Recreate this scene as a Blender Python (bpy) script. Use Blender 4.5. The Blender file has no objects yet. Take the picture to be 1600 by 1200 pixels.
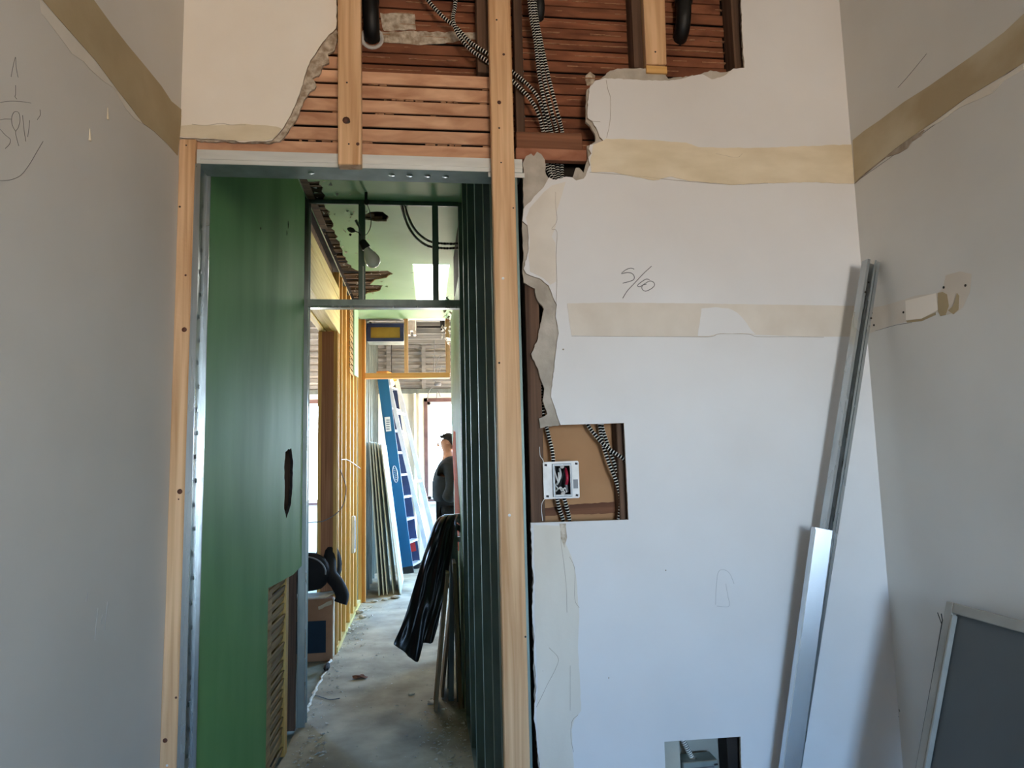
import bpy, bmesh, math, random
from mathutils import Vector, Matrix, noise
from mathutils.geometry import tessellate_polygon
random.seed(7)
S = bpy.context.scene
COL = S.collection
V = Vector

# ------------------------------------------------------------------ camera
RIGHT = V((0.99195277, -0.12422685, -0.02444166))
UP = V((0.01012195, -0.11461949, 0.9933579))
FWD = V((0.12620321, 0.98561152, 0.11243971))
FPX = 1087.07
CAM = V((0, 0, 1.4))
cd = bpy.data.cameras.new('camera')
cam = bpy.data.objects.new('camera', cd)
COL.objects.link(cam)
m = Matrix((RIGHT, UP, -FWD)).transposed().to_4x4()
m.translation = CAM
cam.matrix_world = m
cd.sensor_width = 36
cd.lens = FPX * 36 / 1600
cd.clip_start = 0.05
S.camera = cam

# ------------------------------------------------------------------ sky, light, exposure
S.view_settings.view_transform = 'Standard'
S.view_settings.look = 'None'
S.view_settings.gamma = 1
S.view_settings.use_curve_mapping = False
S.view_settings.exposure = 1.6
S.cycles.use_denoising = True
S.cycles.max_bounces = 10
S.cycles.diffuse_bounces = 6
S.cycles.sample_clamp_indirect = 6
w = bpy.data.worlds.new('sky')
S.world = w
w.use_nodes = True
nt = w.node_tree
bg = nt.nodes['Background']
geo = nt.nodes.new('ShaderNodeTexCoord')
sep = nt.nodes.new('ShaderNodeSeparateXYZ')
ramp = nt.nodes.new('ShaderNodeValToRGB')
nt.links.new(geo.outputs['Generated'], sep.inputs[0])
mr = nt.nodes.new('ShaderNodeMapRange')
mr.inputs['From Min'].default_value = -1
mr.inputs['From Max'].default_value = 1
nt.links.new(sep.outputs['Z'], mr.inputs['Value'])
nt.links.new(mr.outputs['Result'], ramp.inputs['Fac'])
e = ramp.color_ramp.elements
e[0].position = 0.42; e[0].color = (0.60, 0.50, 0.40, 1)
e[1].position = 0.515; e[1].color = (0.66, 0.84, 1.0, 1)
x = ramp.color_ramp.elements.new(0.60); x.color = (0.28, 0.56, 1.0, 1)
nt.links.new(ramp.outputs['Color'], bg.inputs['Color'])
bg.inputs['Strength'].default_value = 24.0

def portal(name, loc, rot, sx, sy):
    l = bpy.data.lights.new(name, 'AREA')
    l.shape = 'RECTANGLE'; l.size = sx; l.size_y = sy
    l.cycles.is_portal = True
    o = bpy.data.objects.new(name, l); COL.objects.link(o)
    o.location = loc; o.rotation_euler = rot
    return o
portal('front_window_portal', (0.64, -2.6, 1.45), (math.radians(90), 0, 0), 1.0, 1.2)
portal('far_window_portal', (0.5, 10.35, 1.65), (math.radians(-90), 0, 0), 1.1, 1.6)
portal('right_added_portal', (2.72, 8.9, 1.65), (0, math.radians(90), 0), 1.6, 1.4)  # this and the next: unseen openings added to light the far room
portal('left_added_portal', (-3.42, 9.05, 1.62), (0, math.radians(-90), 0), 1.55, 1.5)
portal('side_window_portal', (-1.9, 10.35, 1.65), (math.radians(-90), 0, 0), 1.2, 1.6)

# ------------------------------------------------------------------ pixels (1600 x 1200) to points on a plane
def ray(px, py):
    return RIGHT * ((px - 800) / FPX) + UP * ((600 - py) / FPX) + FWD
def at(px, py, Y):
    r = ray(px, py); return CAM + r * (Y / r.y)
def atx(px, py, X):
    r = ray(px, py); return CAM + r * (X / r.x)
def atz(px, py, Z):
    r = ray(px, py); return CAM + r * ((Z - CAM.z) / r.z)
def yat(px, X):
    return atx(px, 740, X).y

# ------------------------------------------------------------------ materials
def L(r, g, b):
    def f(c):
        c /= 255
        return c / 12.92 if c <= 0.04045 else ((c + 0.055) / 1.055) ** 2.4
    return (f(r), f(g), f(b), 1)

def mk(name, c1, c2=None, rough=0.7, metal=0.0, scale=(4, 4, 4), bump=0.0, bscale=60, lo=0.35, hi=0.65, rand=0.0, detail=6, spec=0.5, coat=0, rvar=0.0, dist=0.0):
    M = bpy.data.materials.new(name)
    M.use_nodes = True
    n = M.node_tree.nodes; l = M.node_tree.links
    p = n['Principled BSDF']
    p.inputs['Roughness'].default_value = rough
    p.inputs['Metallic'].default_value = metal
    p.inputs['Specular IOR Level'].default_value = spec
    p.inputs['Coat Weight'].default_value = coat
    tc = n.new('ShaderNodeTexCoord')
    if c2 is None:
        c2 = c1
    mp = n.new('ShaderNodeMapping'); mp.inputs['Scale'].default_value = scale
    l.new(tc.outputs['Object'], mp.inputs['Vector'])
    oi = n.new('ShaderNodeObjectInfo')
    vm = n.new('ShaderNodeVectorMath'); vm.operation = 'MULTIPLY_ADD'
    l.new(oi.outputs['Random'], vm.inputs[0]); vm.inputs[1].default_value = (17, 31, 23)
    l.new(mp.outputs['Vector'], vm.inputs[2])
    nz = n.new('ShaderNodeTexNoise'); nz.inputs['Scale'].default_value = 1.0
    nz.inputs['Detail'].default_value = detail; nz.inputs['Distortion'].default_value = dist
    l.new(vm.outputs['Vector'], nz.inputs['Vector'])
    rp = n.new('ShaderNodeValToRGB')
    rp.color_ramp.elements[0].position = lo; rp.color_ramp.elements[0].color = c1
    rp.color_ramp.elements[1].position = hi; rp.color_ramp.elements[1].color = c2
    l.new(nz.outputs['Fac'], rp.inputs['Fac'])
    out = rp.outputs['Color']
    if rand:
        mrn = n.new('ShaderNodeMapRange')
        mrn.inputs['To Min'].default_value = 1 - rand; mrn.inputs['To Max'].default_value = 1 + rand
        l.new(oi.outputs['Random'], mrn.inputs['Value'])
        mx = n.new('ShaderNodeVectorMath'); mx.operation = 'SCALE'
        l.new(out, mx.inputs[0]); l.new(mrn.outputs['Result'], mx.inputs['Scale'])
        out = mx.outputs['Vector']
    l.new(out, p.inputs['Base Color'])
    if rvar:
        mrr = n.new('ShaderNodeMapRange')
        mrr.inputs['To Min'].default_value = max(0.02, rough - rvar); mrr.inputs['To Max'].default_value = min(1, rough + rvar)
        l.new(nz.outputs['Fac'], mrr.inputs['Value']); l.new(mrr.outputs['Result'], p.inputs['Roughness'])
    if bump:
        nb = n.new('ShaderNodeTexNoise'); nb.inputs['Scale'].default_value = bscale; nb.inputs['Detail'].default_value = 4
        l.new(tc.outputs['Object'], nb.inputs['Vector'])
        bp = n.new('ShaderNodeBump'); bp.inputs['Strength'].default_value = bump; bp.inputs['Distance'].default_value = 0.004
        l.new(nb.outputs['Fac'], bp.inputs['Height']); l.new(bp.outputs['Normal'], p.inputs['Normal'])
    return M

def wood(name, c1, c2, axis, rough=0.65, across=55, along=1.6, rand=0.1, lo=0.3, hi=0.7, bump=0.15):
    sc = [across] * 3; sc['XYZ'.index(axis)] = along
    return mk(name, c1, c2, rough=rough, scale=tuple(sc), rand=rand, lo=lo, hi=hi, detail=4, dist=0.6, bump=bump, bscale=90, spec=0.3)

PINE1, PINE2 = L(212, 152, 96), L(184, 120, 66)
M = {}
M['pine_z'] = wood('pine_upright', L(220, 180, 138), L(184, 138, 94), 'Z', across=44, lo=.36, hi=.66)
M['pine_x'] = wood('pine_level', L(228, 180, 112), L(200, 148, 82), 'X')
M['yellow_z'] = wood('yellow_pine_upright', L(226, 188, 112), L(192, 140, 66), 'Z', rand=0.18)
M['yellow_y'] = wood('yellow_pine_deep', L(224, 206, 130), L(196, 168, 92), 'Y')
M['brown_z'] = wood('brown_jamb_wood', L(184, 130, 92), L(146, 98, 66), 'Z')
M['old_z'] = wood('old_stud_wood', L(112, 86, 68), L(74, 54, 42), 'Z', rough=0.85)
M['old_x'] = wood('old_board_wood', L(136, 92, 66), L(92, 58, 42), 'X', rough=0.85)
M['lath_front'] = wood('pale_lath', L(222, 176, 140), L(176, 126, 95), 'X', rough=0.8, across=22, along=6, rand=0.14)
M['lath_back'] = wood('red_lath', L(146, 92, 64), L(96, 54, 36), 'X', rough=0.85, across=22, along=5, rand=0.2)
M['lath_worn'] = wood('worn_red_board', L(182, 126, 98), L(138, 86, 62), 'X', rough=0.85, across=22, along=9)
M['lath_dark'] = wood('dark_lath', L(112, 90, 66), L(58, 46, 34), 'X', rough=0.9, across=40, along=3, rand=0.35)
M['lath_side'] = wood('side_lath', L(172, 144, 92), L(122, 96, 58), 'Y', rough=0.85, rand=0.2)
M['knot'] = mk('knot_wood', L(96, 50, 26), L(60, 30, 16), rough=0.6, scale=(80, 80, 80))
M['nail'] = mk('nail_steel', L(70, 60, 54), rough=0.5, metal=0.6)
M['wall'] = mk('white_wall_paint', L(222, 219, 216), L(212, 207, 202), rough=0.62, scale=(2.2, 2.2, 2.2), bump=0.10, bscale=28, lo=0.3, hi=0.7)
M['wall_side'] = mk('side_wall_paint', L(218, 214, 206), L(204, 199, 190), rough=0.62, scale=(1.6, 1.6, 1.6), bump=0.10, bscale=22, lo=0.3, hi=0.7)
M['wall_leftp'] = mk('grey_wall_paint', L(208, 201, 190), L(194, 187, 175), rough=0.62, scale=(1.6, 1.6, 1.6), bump=0.10, bscale=22, lo=0.3, hi=0.7)
M['cream'] = mk('cream_old_paint', L(240, 230, 216), L(232, 220, 204), rough=0.7, scale=(3, 3, 3), bump=0.1, bscale=30)
M['band'] = mk('bare_band_beige', L(224, 209, 182), L(208, 191, 160), rough=0.85, scale=(5, 5, 14), bump=0.25, bscale=40)
M['band_dark'] = mk('bare_band_tan', L(182, 162, 126), L(164, 144, 108), rough=0.85, scale=(4, 4, 4), bump=0.2, bscale=40)
M['band_mid'] = mk('bare_band_mixed', L(196, 182, 154), L(170, 150, 116), rough=0.85, scale=(3, 3, 5), bump=0.2, bscale=40)
M['band_grey'] = mk('bare_band_greige', L(218, 208, 194), L(206, 194, 178), rough=0.85, scale=(6, 6, 6), bump=0.2, bscale=40)
M['band_pale'] = mk('old_skim_beige', L(218, 209, 196), L(208, 198, 184), rough=0.8, scale=(8, 8, 8), bump=0.2, bscale=40)
M['strip_side'] = mk('skim_strip', L(222, 214, 200), L(210, 200, 184), rough=0.75, scale=(6, 6, 2), bump=0.2, bscale=40)
M['raw'] = mk('raw_plaster', L(206, 192, 172), L(150, 130, 108), rough=0.95, scale=(60, 60, 60), bump=0.6, bscale=140)
M['base'] = mk('base_plaster', L(188, 178, 164), L(160, 150, 136), rough=0.95, scale=(14, 14, 14), bump=0.5, bscale=70)
M['keys'] = mk('plaster_key', L(176, 132, 98), L(140, 98, 70), rough=0.95, scale=(60, 60, 60), bump=0.4, bscale=140)
M['pencil_soft'] = mk('soft_pencil_line', L(112, 107, 100), rough=0.6)
M['pencil'] = mk('pencil_line', L(92, 88, 86), rough=0.6)
M['crack'] = mk('crack_line', L(170, 156, 138), L(140, 124, 106), rough=0.95, scale=(40, 40, 40))
M['faint'] = mk('faint_line', L(176, 172, 168), rough=0.8)
M['green'] = mk('green_wall_paint', L(120, 172, 108), L(98, 149, 88), rough=0.6, scale=(2.5, 2.5, .8), bump=0.12, bscale=14, rvar=0.06, spec=0.06)
M['green_ceil'] = mk('green_ceiling_paint', L(142, 184, 136), L(128, 172, 122), rough=0.6, scale=(2, 2, 2), bump=0.1, bscale=20)
M['mint'] = mk('pale_green_paint', L(178, 214, 176), L(164, 204, 164), rough=0.5, scale=(4, 4, 4), bump=0.1, bscale=20)
M['orange'] = mk('orange_undercoat', L(255, 116, 34), L(245, 96, 20), rough=0.7, scale=(20, 20, 20))
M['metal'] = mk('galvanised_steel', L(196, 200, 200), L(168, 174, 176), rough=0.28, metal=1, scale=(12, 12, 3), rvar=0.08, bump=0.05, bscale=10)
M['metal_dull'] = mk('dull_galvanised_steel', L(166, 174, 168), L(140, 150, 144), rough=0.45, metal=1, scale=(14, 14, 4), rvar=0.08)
M['metal_shaded'] = mk('shaded_galvanised_steel', L(122, 138, 130), L(106, 120, 114), rough=0.5, metal=0.35, scale=(14, 14, 4), rvar=0.08)  # darkened steel: shade and dark reflections put into the colour
M['track_face'] = mk('smooth_track_steel', L(222, 226, 230), L(206, 212, 218), rough=0.22, metal=1, scale=(8, 8, 3), rvar=0.04, bump=0.06, bscale=7)
M['track_white'] = mk('bright_track_steel', L(226, 226, 220), L(206, 206, 200), rough=0.38, metal=0.45, scale=(4, 30, 30))
M['bxlight'] = mk('cable_armour_bright', L(236, 232, 222), rough=0.35, metal=0.3)
M['bxdark'] = mk('cable_armour_groove', L(14, 13, 12), rough=0.9, spec=0.1)
M['black'] = mk('black_iron_pipe', L(24, 23, 22), L(14, 13, 12), rough=0.5, metal=0.2, scale=(30, 30, 30), bump=0.15)
M['ring'] = mk('pale_pipe_ring', L(200, 196, 190), L(176, 170, 164), rough=0.5, scale=(20, 20, 20))
M['tan'] = mk('tan_backing_board', L(186, 140, 98), L(168, 122, 82), rough=0.85, scale=(3, 3, 3))
M['greyback'] = mk('grey_backing_plaster', L(178, 172, 156), L(160, 154, 140), rough=0.9, scale=(6, 6, 6), bump=0.2)
M['void'] = mk('cavity_shade_and_scuffs', L(44, 36, 30), L(28, 23, 20), rough=0.95, scale=(8, 8, 8))  # near-black: cavity and hole shade painted in; also scuffs and a crumb
M['boxwhite'] = mk('white_painted_steel', L(232, 228, 222), L(214, 208, 200), rough=0.45, scale=(30, 30, 30))
M['boxgrey'] = mk('grey_steel_ring', L(132, 134, 134), L(110, 112, 112), rough=0.4, metal=0.6, scale=(20, 20, 20))
M['boxdark'] = mk('dark_box_inside', L(48, 44, 44), L(30, 28, 28), rough=0.7, scale=(60, 60, 60))
M['wire_red'] = mk('red_wire_sheath', L(176, 34, 58), rough=0.4)
M['wire_white'] = mk('white_wire_sheath', L(226, 222, 216), rough=0.4)
M['wire_black'] = mk('black_wire_sheath', L(26, 26, 27), rough=0.5)
M['wire_grey'] = mk('grey_wire', L(120, 120, 122), rough=0.45)
M['floor'] = mk('dusty_concrete', L(188, 176, 150), L(128, 118, 98), rough=0.85, scale=(4.2, 4.2, 4.2), bump=0.45, bscale=26, lo=0.3, hi=0.7, detail=10)
M['floor_side'] = mk('dusty_floor_side', L(150, 154, 138), L(112, 116, 100), rough=0.85, scale=(5, 5, 5), bump=0.4, bscale=30, detail=10)
M['floor_front'] = mk('dusty_front_floor', L(168, 164, 158), L(146, 142, 136), rough=0.85, scale=(3, 3, 3), bump=0.2)
M['chip'] = mk('plaster_chip', L(222, 216, 202), L(180, 170, 152), rough=0.9, scale=(30, 30, 30), rand=0.2)
M['dust'] = mk('rubble_mix', L(222, 218, 206), L(172, 164, 150), rough=0.95, scale=(40, 40, 40))
M['tarp'] = mk('black_plastic', L(24, 25, 26), L(14, 15, 16), rough=0.33, scale=(8, 8, 8), bump=0.3, bscale=22)
M['plywood'] = mk('worn_plywood', L(150, 128, 98), L(112, 92, 68), rough=0.8, scale=(20, 20, 2), rand=0.2)
M['panelgrey'] = mk('grey_panel_paint', L(92, 95, 93), L(80, 83, 82), rough=0.5, scale=(2, 2, 2))
M['frame_light'] = mk('pale_panel_frame', L(166, 162, 152), L(150, 146, 136), rough=0.5, scale=(10, 10, 10), metal=0.2)
M['sheet'] = mk('grey_board_face', L(214, 220, 214), L(200, 208, 202), rough=0.75, scale=(4, 4, 4), rand=0.08)
M['blue'] = mk('blue_fibreglass', L(0, 92, 132), L(0, 80, 118), rough=0.42, scale=(6, 6, 1))
M['navy'] = mk('navy_fibreglass', L(36, 52, 88), L(26, 40, 70), rough=0.5, scale=(6, 6, 6))
M['alu'] = mk('pale_aluminium', L(224, 228, 232), L(206, 212, 218), rough=0.4, metal=0.5, scale=(9, 9, 9))
M['redlabel'] = mk('red_label', L(170, 40, 36), rough=0.5)
M['orangecap'] = mk('orange_plastic', L(206, 140, 60), L(188, 120, 48), rough=0.5, scale=(20, 20, 20))
M['filterblue'] = mk('dark_blue_frame', L(38, 62, 118), L(30, 50, 98), rough=0.5, scale=(9, 9, 9))
M['filteryellow'] = mk('ochre_panel', L(168, 150, 66), L(150, 134, 56), rough=0.7, scale=(9, 9, 9))
M['card'] = mk('cardboard', L(172, 128, 94), L(152, 110, 78), rough=0.85, scale=(6, 6, 6))
M['card_pale'] = mk('torn_cardboard', L(208, 194, 166), L(176, 158, 128), rough=0.9, scale=(8, 8, 8))
M['cardblue'] = mk('dark_blue_print', L(12, 42, 58), L(9, 34, 48), rough=0.8, scale=(7, 7, 7))
M['cloth_black'] = mk('black_cloth', L(15, 15, 17), L(9, 9, 10), rough=0.85, scale=(20, 20, 20), bump=0.3, bscale=60)
M['cloth_dark'] = mk('charcoal_jacket_cloth', L(34, 38, 40), L(26, 29, 31), rough=0.85, scale=(14, 14, 14), bump=0.3, bscale=40)
M['skin'] = mk('skin', L(196, 148, 120), L(184, 134, 108), rough=0.55, scale=(30, 30, 30))
M['hair'] = mk('dark_hair', L(40, 34, 30), L(28, 24, 22), rough=0.7, scale=(40, 40, 40))
M['winframe'] = mk('brown_window_frame', L(120, 88, 80), L(96, 68, 62), rough=0.6, scale=(9, 9, 9))
M['sash'] = mk('pale_window_sash', L(226, 222, 214), L(210, 206, 198), rough=0.6, scale=(9, 9, 9))
M['farwall'] = mk('far_cream_plaster', L(240, 234, 214), L(222, 214, 192), rough=0.8, scale=(3, 3, 3), bump=0.3, bscale=14)
M['batten'] = mk('grey_batten', L(150, 148, 144), L(118, 116, 112), rough=0.85, scale=(2, 30, 30), rand=0.2)
M['deck'] = mk('pale_deck_boards', L(214, 212, 206), L(186, 182, 176), rough=0.9, scale=(3, 12, 3))
def glassmat():
    g = bpy.data.materials.new('window_glass'); g.use_nodes = True
    n = g.node_tree.nodes; l = g.node_tree.links
    n.remove(n['Principled BSDF'])
    t = n.new('ShaderNodeBsdfTransparent'); gl = n.new('ShaderNodeBsdfGlossy'); gl.inputs['Roughness'].default_value = 0.02
    fr = n.new('ShaderNodeFresnel'); fr.inputs['IOR'].default_value = 1.45
    mx = n.new('ShaderNodeMixShader')
    l.new(fr.outputs[0], mx.inputs[0]); l.new(t.outputs[0], mx.inputs[1]); l.new(gl.outputs[0], mx.inputs[2])
    l.new(mx.outputs[0], n['Material Output'].inputs['Surface'])
    return g
M['glass'] = glassmat()
def emit(name, c, s):
    g = bpy.data.materials.new(name); g.use_nodes = True
    p = g.node_tree.nodes['Principled BSDF']
    p.inputs['Emission Color'].default_value = c; p.inputs['Emission Strength'].default_value = s
    p.inputs['Base Color'].default_value = c
    return g
M['lampglow'] = emit('lit_lamp_glass', L(255, 220, 130), 6)
M['panelglow'] = emit('luminous_panel', L(255, 253, 246), 5.0)
M['bulbglass'] = mk('frosted_bulb_glass', L(236, 234, 228), rough=0.18, coat=0.6)

# ------------------------------------------------------------------ builders
ORG = {}
class MB:
    def __init__(s):
        s.v = []; s.f = []; s.m = []; s.sm = []
    def add(s, vs, fs, mi=0, smooth=False):
        b = len(s.v); s.v += [V(p) for p in vs]
        for f in fs:
            s.f.append([b + i for i in f]); s.m.append(mi); s.sm.append(smooth)
        return s
    def box(s, x0, x1, y0, y1, z0, z1, mi=0):
        vs = [(x, y, z) for z in (z0, z1) for y in (y0, y1) for x in (x0, x1)]
        return s.add(vs, [(0, 2, 3, 1), (4, 5, 7, 6), (0, 1, 5, 4), (2, 6, 7, 3), (0, 4, 6, 2), (1, 3, 7, 5)], mi)
    def bar(s, p, q, wx, wy, side=(1, 0, 0), mi=0):
        """box from p to q; wx along `side`, wy along the third axis"""
        p = V(p); q = V(q); d = (q - p).normalized(); a = V(side); a = (a - d * a.dot(d)).normalized(); b = d.cross(a)
        vs = []
        for c in (p, q):
            for sy in (-1, 1):
                for sx in (-1, 1):
                    vs.append(c + a * (sx * wx / 2) + b * (sy * wy / 2))
        return s.add(vs, [(0, 2, 3, 1), (4, 5, 7, 6), (0, 1, 5, 4), (2, 6, 7, 3), (0, 4, 6, 2), (1, 3, 7, 5)], mi)
    def profile(s, p, q, prof, side, mi=0, closed=True):
        """extrude the 2D polygon prof (along side, along normal) from p to q"""
        p = V(p); q = V(q); d = (q - p).normalized(); a = V(side); a = (a - d * a.dot(d)).normalized(); b = d.cross(a)
        n = len(prof)
        vs = [c + a * u + b * v for c in (p, q) for u, v in prof]
        fs = [(i, (i + 1) % n, n + (i + 1) % n, n + i) for i in range(n)]
        s.add(vs, fs, mi)
        tri = tessellate_polygon([[V((u, v, 0)) for u, v in prof]])
        s.add([p + a * u + b * v for u, v in prof], tri, mi)
        s.add([q + a * u + b * v for u, v in prof], [t[::-1] for t in tri], mi)
        return s
    def slab(s, loops, off, mi=0, ms=None):
        """flat polygon with holes (loops of points) given the thickness vector off"""
        off = V(off); ms = mi if ms is None else ms
        loops = [[V(p) for p in lp] for lp in loops]
        n = (loops[0][1] - loops[0][0])
        flat = [p for lp in loops for p in lp]
        tri = tessellate_polygon(loops)
        k = len(flat)
        s.add(flat, tri, mi)
        s.add([p + off for p in flat], [t[::-1] for t in tri], mi)
        for lp in loops:
            n = len(lp)
            s.add(lp + [p + off for p in lp], [(i, (i + 1) % n, n + (i + 1) % n, n + i) for i in range(n)], ms)
        return s
    def tube(s, pts, r, n=8, mi=0, caps=True):
        pts = [V(p) for p in pts]; k = len(pts)
        rr = r if isinstance(r, (list, tuple)) else [r] * k
        t0 = (pts[1] - pts[0]).normalized()
        a = t0.orthogonal().normalized()
        vs = []
        for i, p in enumerate(pts):
            t = (pts[min(i + 1, k - 1)] - pts[max(i - 1, 0)]).normalized()
            a = (a - t * a.dot(t)).normalized(); b = t.cross(a)
            for j in range(n):
                th = 2 * math.pi * j / n
                vs.append(p + (a * math.cos(th) + b * math.sin(th)) * rr[i])
        fs = [(i * n + j, i * n + (j + 1) % n, (i + 1) * n + (j + 1) % n, (i + 1) * n + j) for i in range(k - 1) for j in range(n)]
        s.add(vs, fs, mi, True)
        if caps:
            s.add(vs[:n], [tuple(range(n))[::-1]], mi); s.add(vs[-n:], [tuple(range(n))], mi)
        return s
    def disc(s, c, normal, r, h, n=10, mi=0):
        c = V(c); nn = V(normal).normalized()
        return s.tube([c, c + nn * h], r, n, mi)
    def lathe(s, c, axis, prof, n=16, mi=0):
        c = V(c); ax = V(axis).normalized()
        return s.tube([c + ax * h for h, r in prof], [max(r, 1e-4) for h, r in prof], n, mi)
    def build(s, name, mats, parent=None, bevel=0.0, weld=False, **tags):
        me = bpy.data.meshes.new(name)
        zs = [p.z for p in s.v]
        c = V((sum(p.x for p in s.v) / len(s.v), sum(p.y for p in s.v) / len(s.v), min(zs)))
        me.from_pydata([p - c for p in s.v], [], s.f)
        mats = mats if isinstance(mats, (list, tuple)) else [mats]
        for mm in mats:
            me.materials.append(M[mm] if isinstance(mm, str) else mm)
        for p, mi, sm in zip(me.polygons, s.m, s.sm):
            p.material_index = mi; p.use_smooth = sm
        bm = bmesh.new(); bm.from_mesh(me)
        if weld or bevel:
            bmesh.ops.remove_doubles(bm, verts=bm.verts, dist=1e-5)
        bmesh.ops.recalc_face_normals(bm, faces=bm.faces)
        if bevel:
            ed = [ee for ee in bm.edges if len(ee.link_faces) == 2 and ee.calc_face_angle(0) > 0.5]
            bmesh.ops.bevel(bm, geom=ed, offset=bevel, segments=1, affect='EDGES', clamp_overlap=True)
        bm.to_mesh(me); bm.free()
        o = bpy.data.objects.new(name, me); COL.objects.link(o)
        return put(o, c, parent, **tags)
def put(o, c, parent=None, label=None, cat=None, group=None, kind=None):
    if parent is not None:
        o.parent = parent; o.location = c - ORG[parent.name]
    else:
        o.location = c
    ORG[o.name] = V(c)
    if label: o['label'] = label
    if cat: o['category'] = cat
    if group: o['group'] = group
    if kind: o['kind'] = kind
    return o
def thing(name, c, label, cat, group=None):
    o = bpy.data.objects.new(name, None); o.empty_display_size = 0.05; COL.objects.link(o)
    return put(o, V(c), None, label, cat, group)
def structure(name, c=(0, 0, 0)):
    o = bpy.data.objects.new(name, None); COL.objects.link(o)
    return put(o, V(c), kind='structure')
def spline(pts, step=0.02):
    """Catmull-Rom through pts, sampled about every `step` metres"""
    pts = [V(p) for p in pts]; P = [pts[0] * 2 - pts[1]] + pts + [pts[-1] * 2 - pts[-2]]
    out = []
    for i in range(1, len(P) - 2):
        a, b, c, d = P[i - 1:i + 3]
        n = max(1, int((c - b).length / step))
        for k in range(n):
            t = k / n
            out.append(0.5 * ((2 * b) + (c - a) * t + (2 * a - 5 * b + 4 * c - d) * t * t + (3 * b - a - 3 * c + d) * t ** 3))
    out.append(pts[-1])
    return out
def jag(pts, amp=0.0015, step=0.012, closed=True, keep=()):
    """break a polyline edge into short irregular steps"""
    out = []; n = len(pts)
    for i in range(n if closed else n - 1):
        a = pts[i]; b = pts[(i + 1) % n]; out.append(a)
        if i in keep: continue
        k = int((b - a).length / step)
        d = (b - a)
        if k < 1: continue
        nn = d.normalized()
        for j in range(1, k):
            t = (j + random.uniform(-.25, .25)) / k
            p = a.lerp(b, t)
            q = V((random.uniform(-1, 1), random.uniform(-1, 1), random.uniform(-1, 1)))
            q -= nn * q.dot(nn)
            out.append((p, q * amp))
    return [p if isinstance(p, Vector) else p for p in out]
def edge(pts, plane, amp=0.0018, step=0.012, keep=()):
    """pts with jagged steps kept inside the plane whose normal axis is `plane` ('x','y','z')"""
    r = []
    for p in jag(pts, amp, step, True, keep):
        if isinstance(p, tuple):
            p, q = p; q = q.copy(); setattr(q, plane, 0); p = p + q
        r.append(p)
    return r
def catcable(name, pts, label, group=None, R=0.0064, dark=0.0058, bright=0.0030):
    pts = spline(pts, 0.0008)
    # resample by arc length
    cum = [0]
    for a, b in zip(pts, pts[1:]): cum.append(cum[-1] + (b - a).length)
    def pos(sv):
        lo, hi = 0, len(cum) - 1
        while hi - lo > 1:
            mid = (lo + hi) // 2
            if cum[mid] <= sv: lo = mid
            else: hi = mid
        t = (sv - cum[lo]) / max(1e-9, cum[hi] - cum[lo])
        return pts[lo].lerp(pts[hi], min(1, t))
    sv = 0; P = []; Rr = []; mats = []
    tot = cum[-1]
    while sv < tot - (dark + bright):
        for ds, rr, mi in ((0, R, 0), (bright, R, 0), (bright + 0.0003, R * .78, 1), (bright + dark - 0.0003, R * .78, 1)):
            P.append(pos(sv + ds)); Rr.append(rr); mats.append(mi)
        sv += dark + bright
    b = MB(); n = 8
    b.tube(P, Rr, n)
    for i in range(len(P) - 1):
        for j in range(n):
            b.m[i * n + j] = 1 if (mats[i] or mats[i + 1]) else 0
    return b.build(name, ['bxlight', 'bxdark'], None, label=label, cat='cable', group=group)
def stroke(pts, r, matname, parent, name, step=0.004, flat=None):
    b = MB(); b.tube(spline(pts, step), r, 5)
    return b.build(name, matname, parent)

YB = 2.0          # front face of the back wall
H1 = 2.98         # corridor ceiling
XL, XR = -0.675, 0.218   # corridor wall faces

# ================================================================== SETTING: floor, ceilings, outer walls
floor = MB().box(-0.70, 2.6, 2.02, 10.5, -0.1, 0.0).build('floor', 'floor', None, kind='structure')
b = MB().box(-3.3, -0.70, 2.02, 10.5, -0.1, -0.012)
b.build('floor_slab_side', 'floor_side', floor)
MB().box(-1.6, 1.6, -2.7, 2.02, -0.1, 0.0).build('floor_front', 'floor_front', floor)
# ridge left by the old wall plate along the corridor edge
rp = [atz(475, 1121, 0), atz(500, 1066, 0), atz(521, 1022, 0), atz(547, 966, 0), atz(560, 940, 0)]
b = MB()
pp = spline(rp, 0.05)
pp = [p + V((random.uniform(-.01, .01), 0, 0.0)) for p in pp]
b.tube(pp, [random.uniform(0.006, 0.013) for _ in pp], 6)
b.build('plaster_ridge', 'chip', floor)

# deck over corridor with skylight hole
sky = [atz(645, 413, H1), atz(728, 412, H1), atz(728, 475, H1), atz(650.5, 475, H1)]
sx0, sx1 = min(p.x for p in sky[::3]), 0.36
skyloop = [V((sky[0].x, sky[0].y, 0)), V((0.34, sky[0].y, 0)), V((0.34, sky[3].y, 0)), V((sky[3].x, sky[3].y, 0))]
def lvl(lp, z): return [V((p.x, p.y, z)) for p in lp]
ceiling = MB().slab([[V((-3.3, 2.0, 3.03)), V((2.6, 2.0, 3.03)), V((2.6, 7.62, 3.03)), V((-3.3, 7.62, 3.03))]], (0, 0, 0.12), 0).build('ceiling', 'void', None, kind='structure')
MB().box(-1.6, 1.6, -2.7, 2.0, 2.98, 3.1).build('ceiling_front', 'wall_side', ceiling)
MB().box(-3.3, 2.6, 7.62, 10.5, 3.28, 3.4).build('ceiling_far', 'deck', ceiling)
MB().box(-3.3, 2.6, 7.62, 7.66, 3.0, 3.4).build('ceiling_step', 'deck', ceiling)
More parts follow.
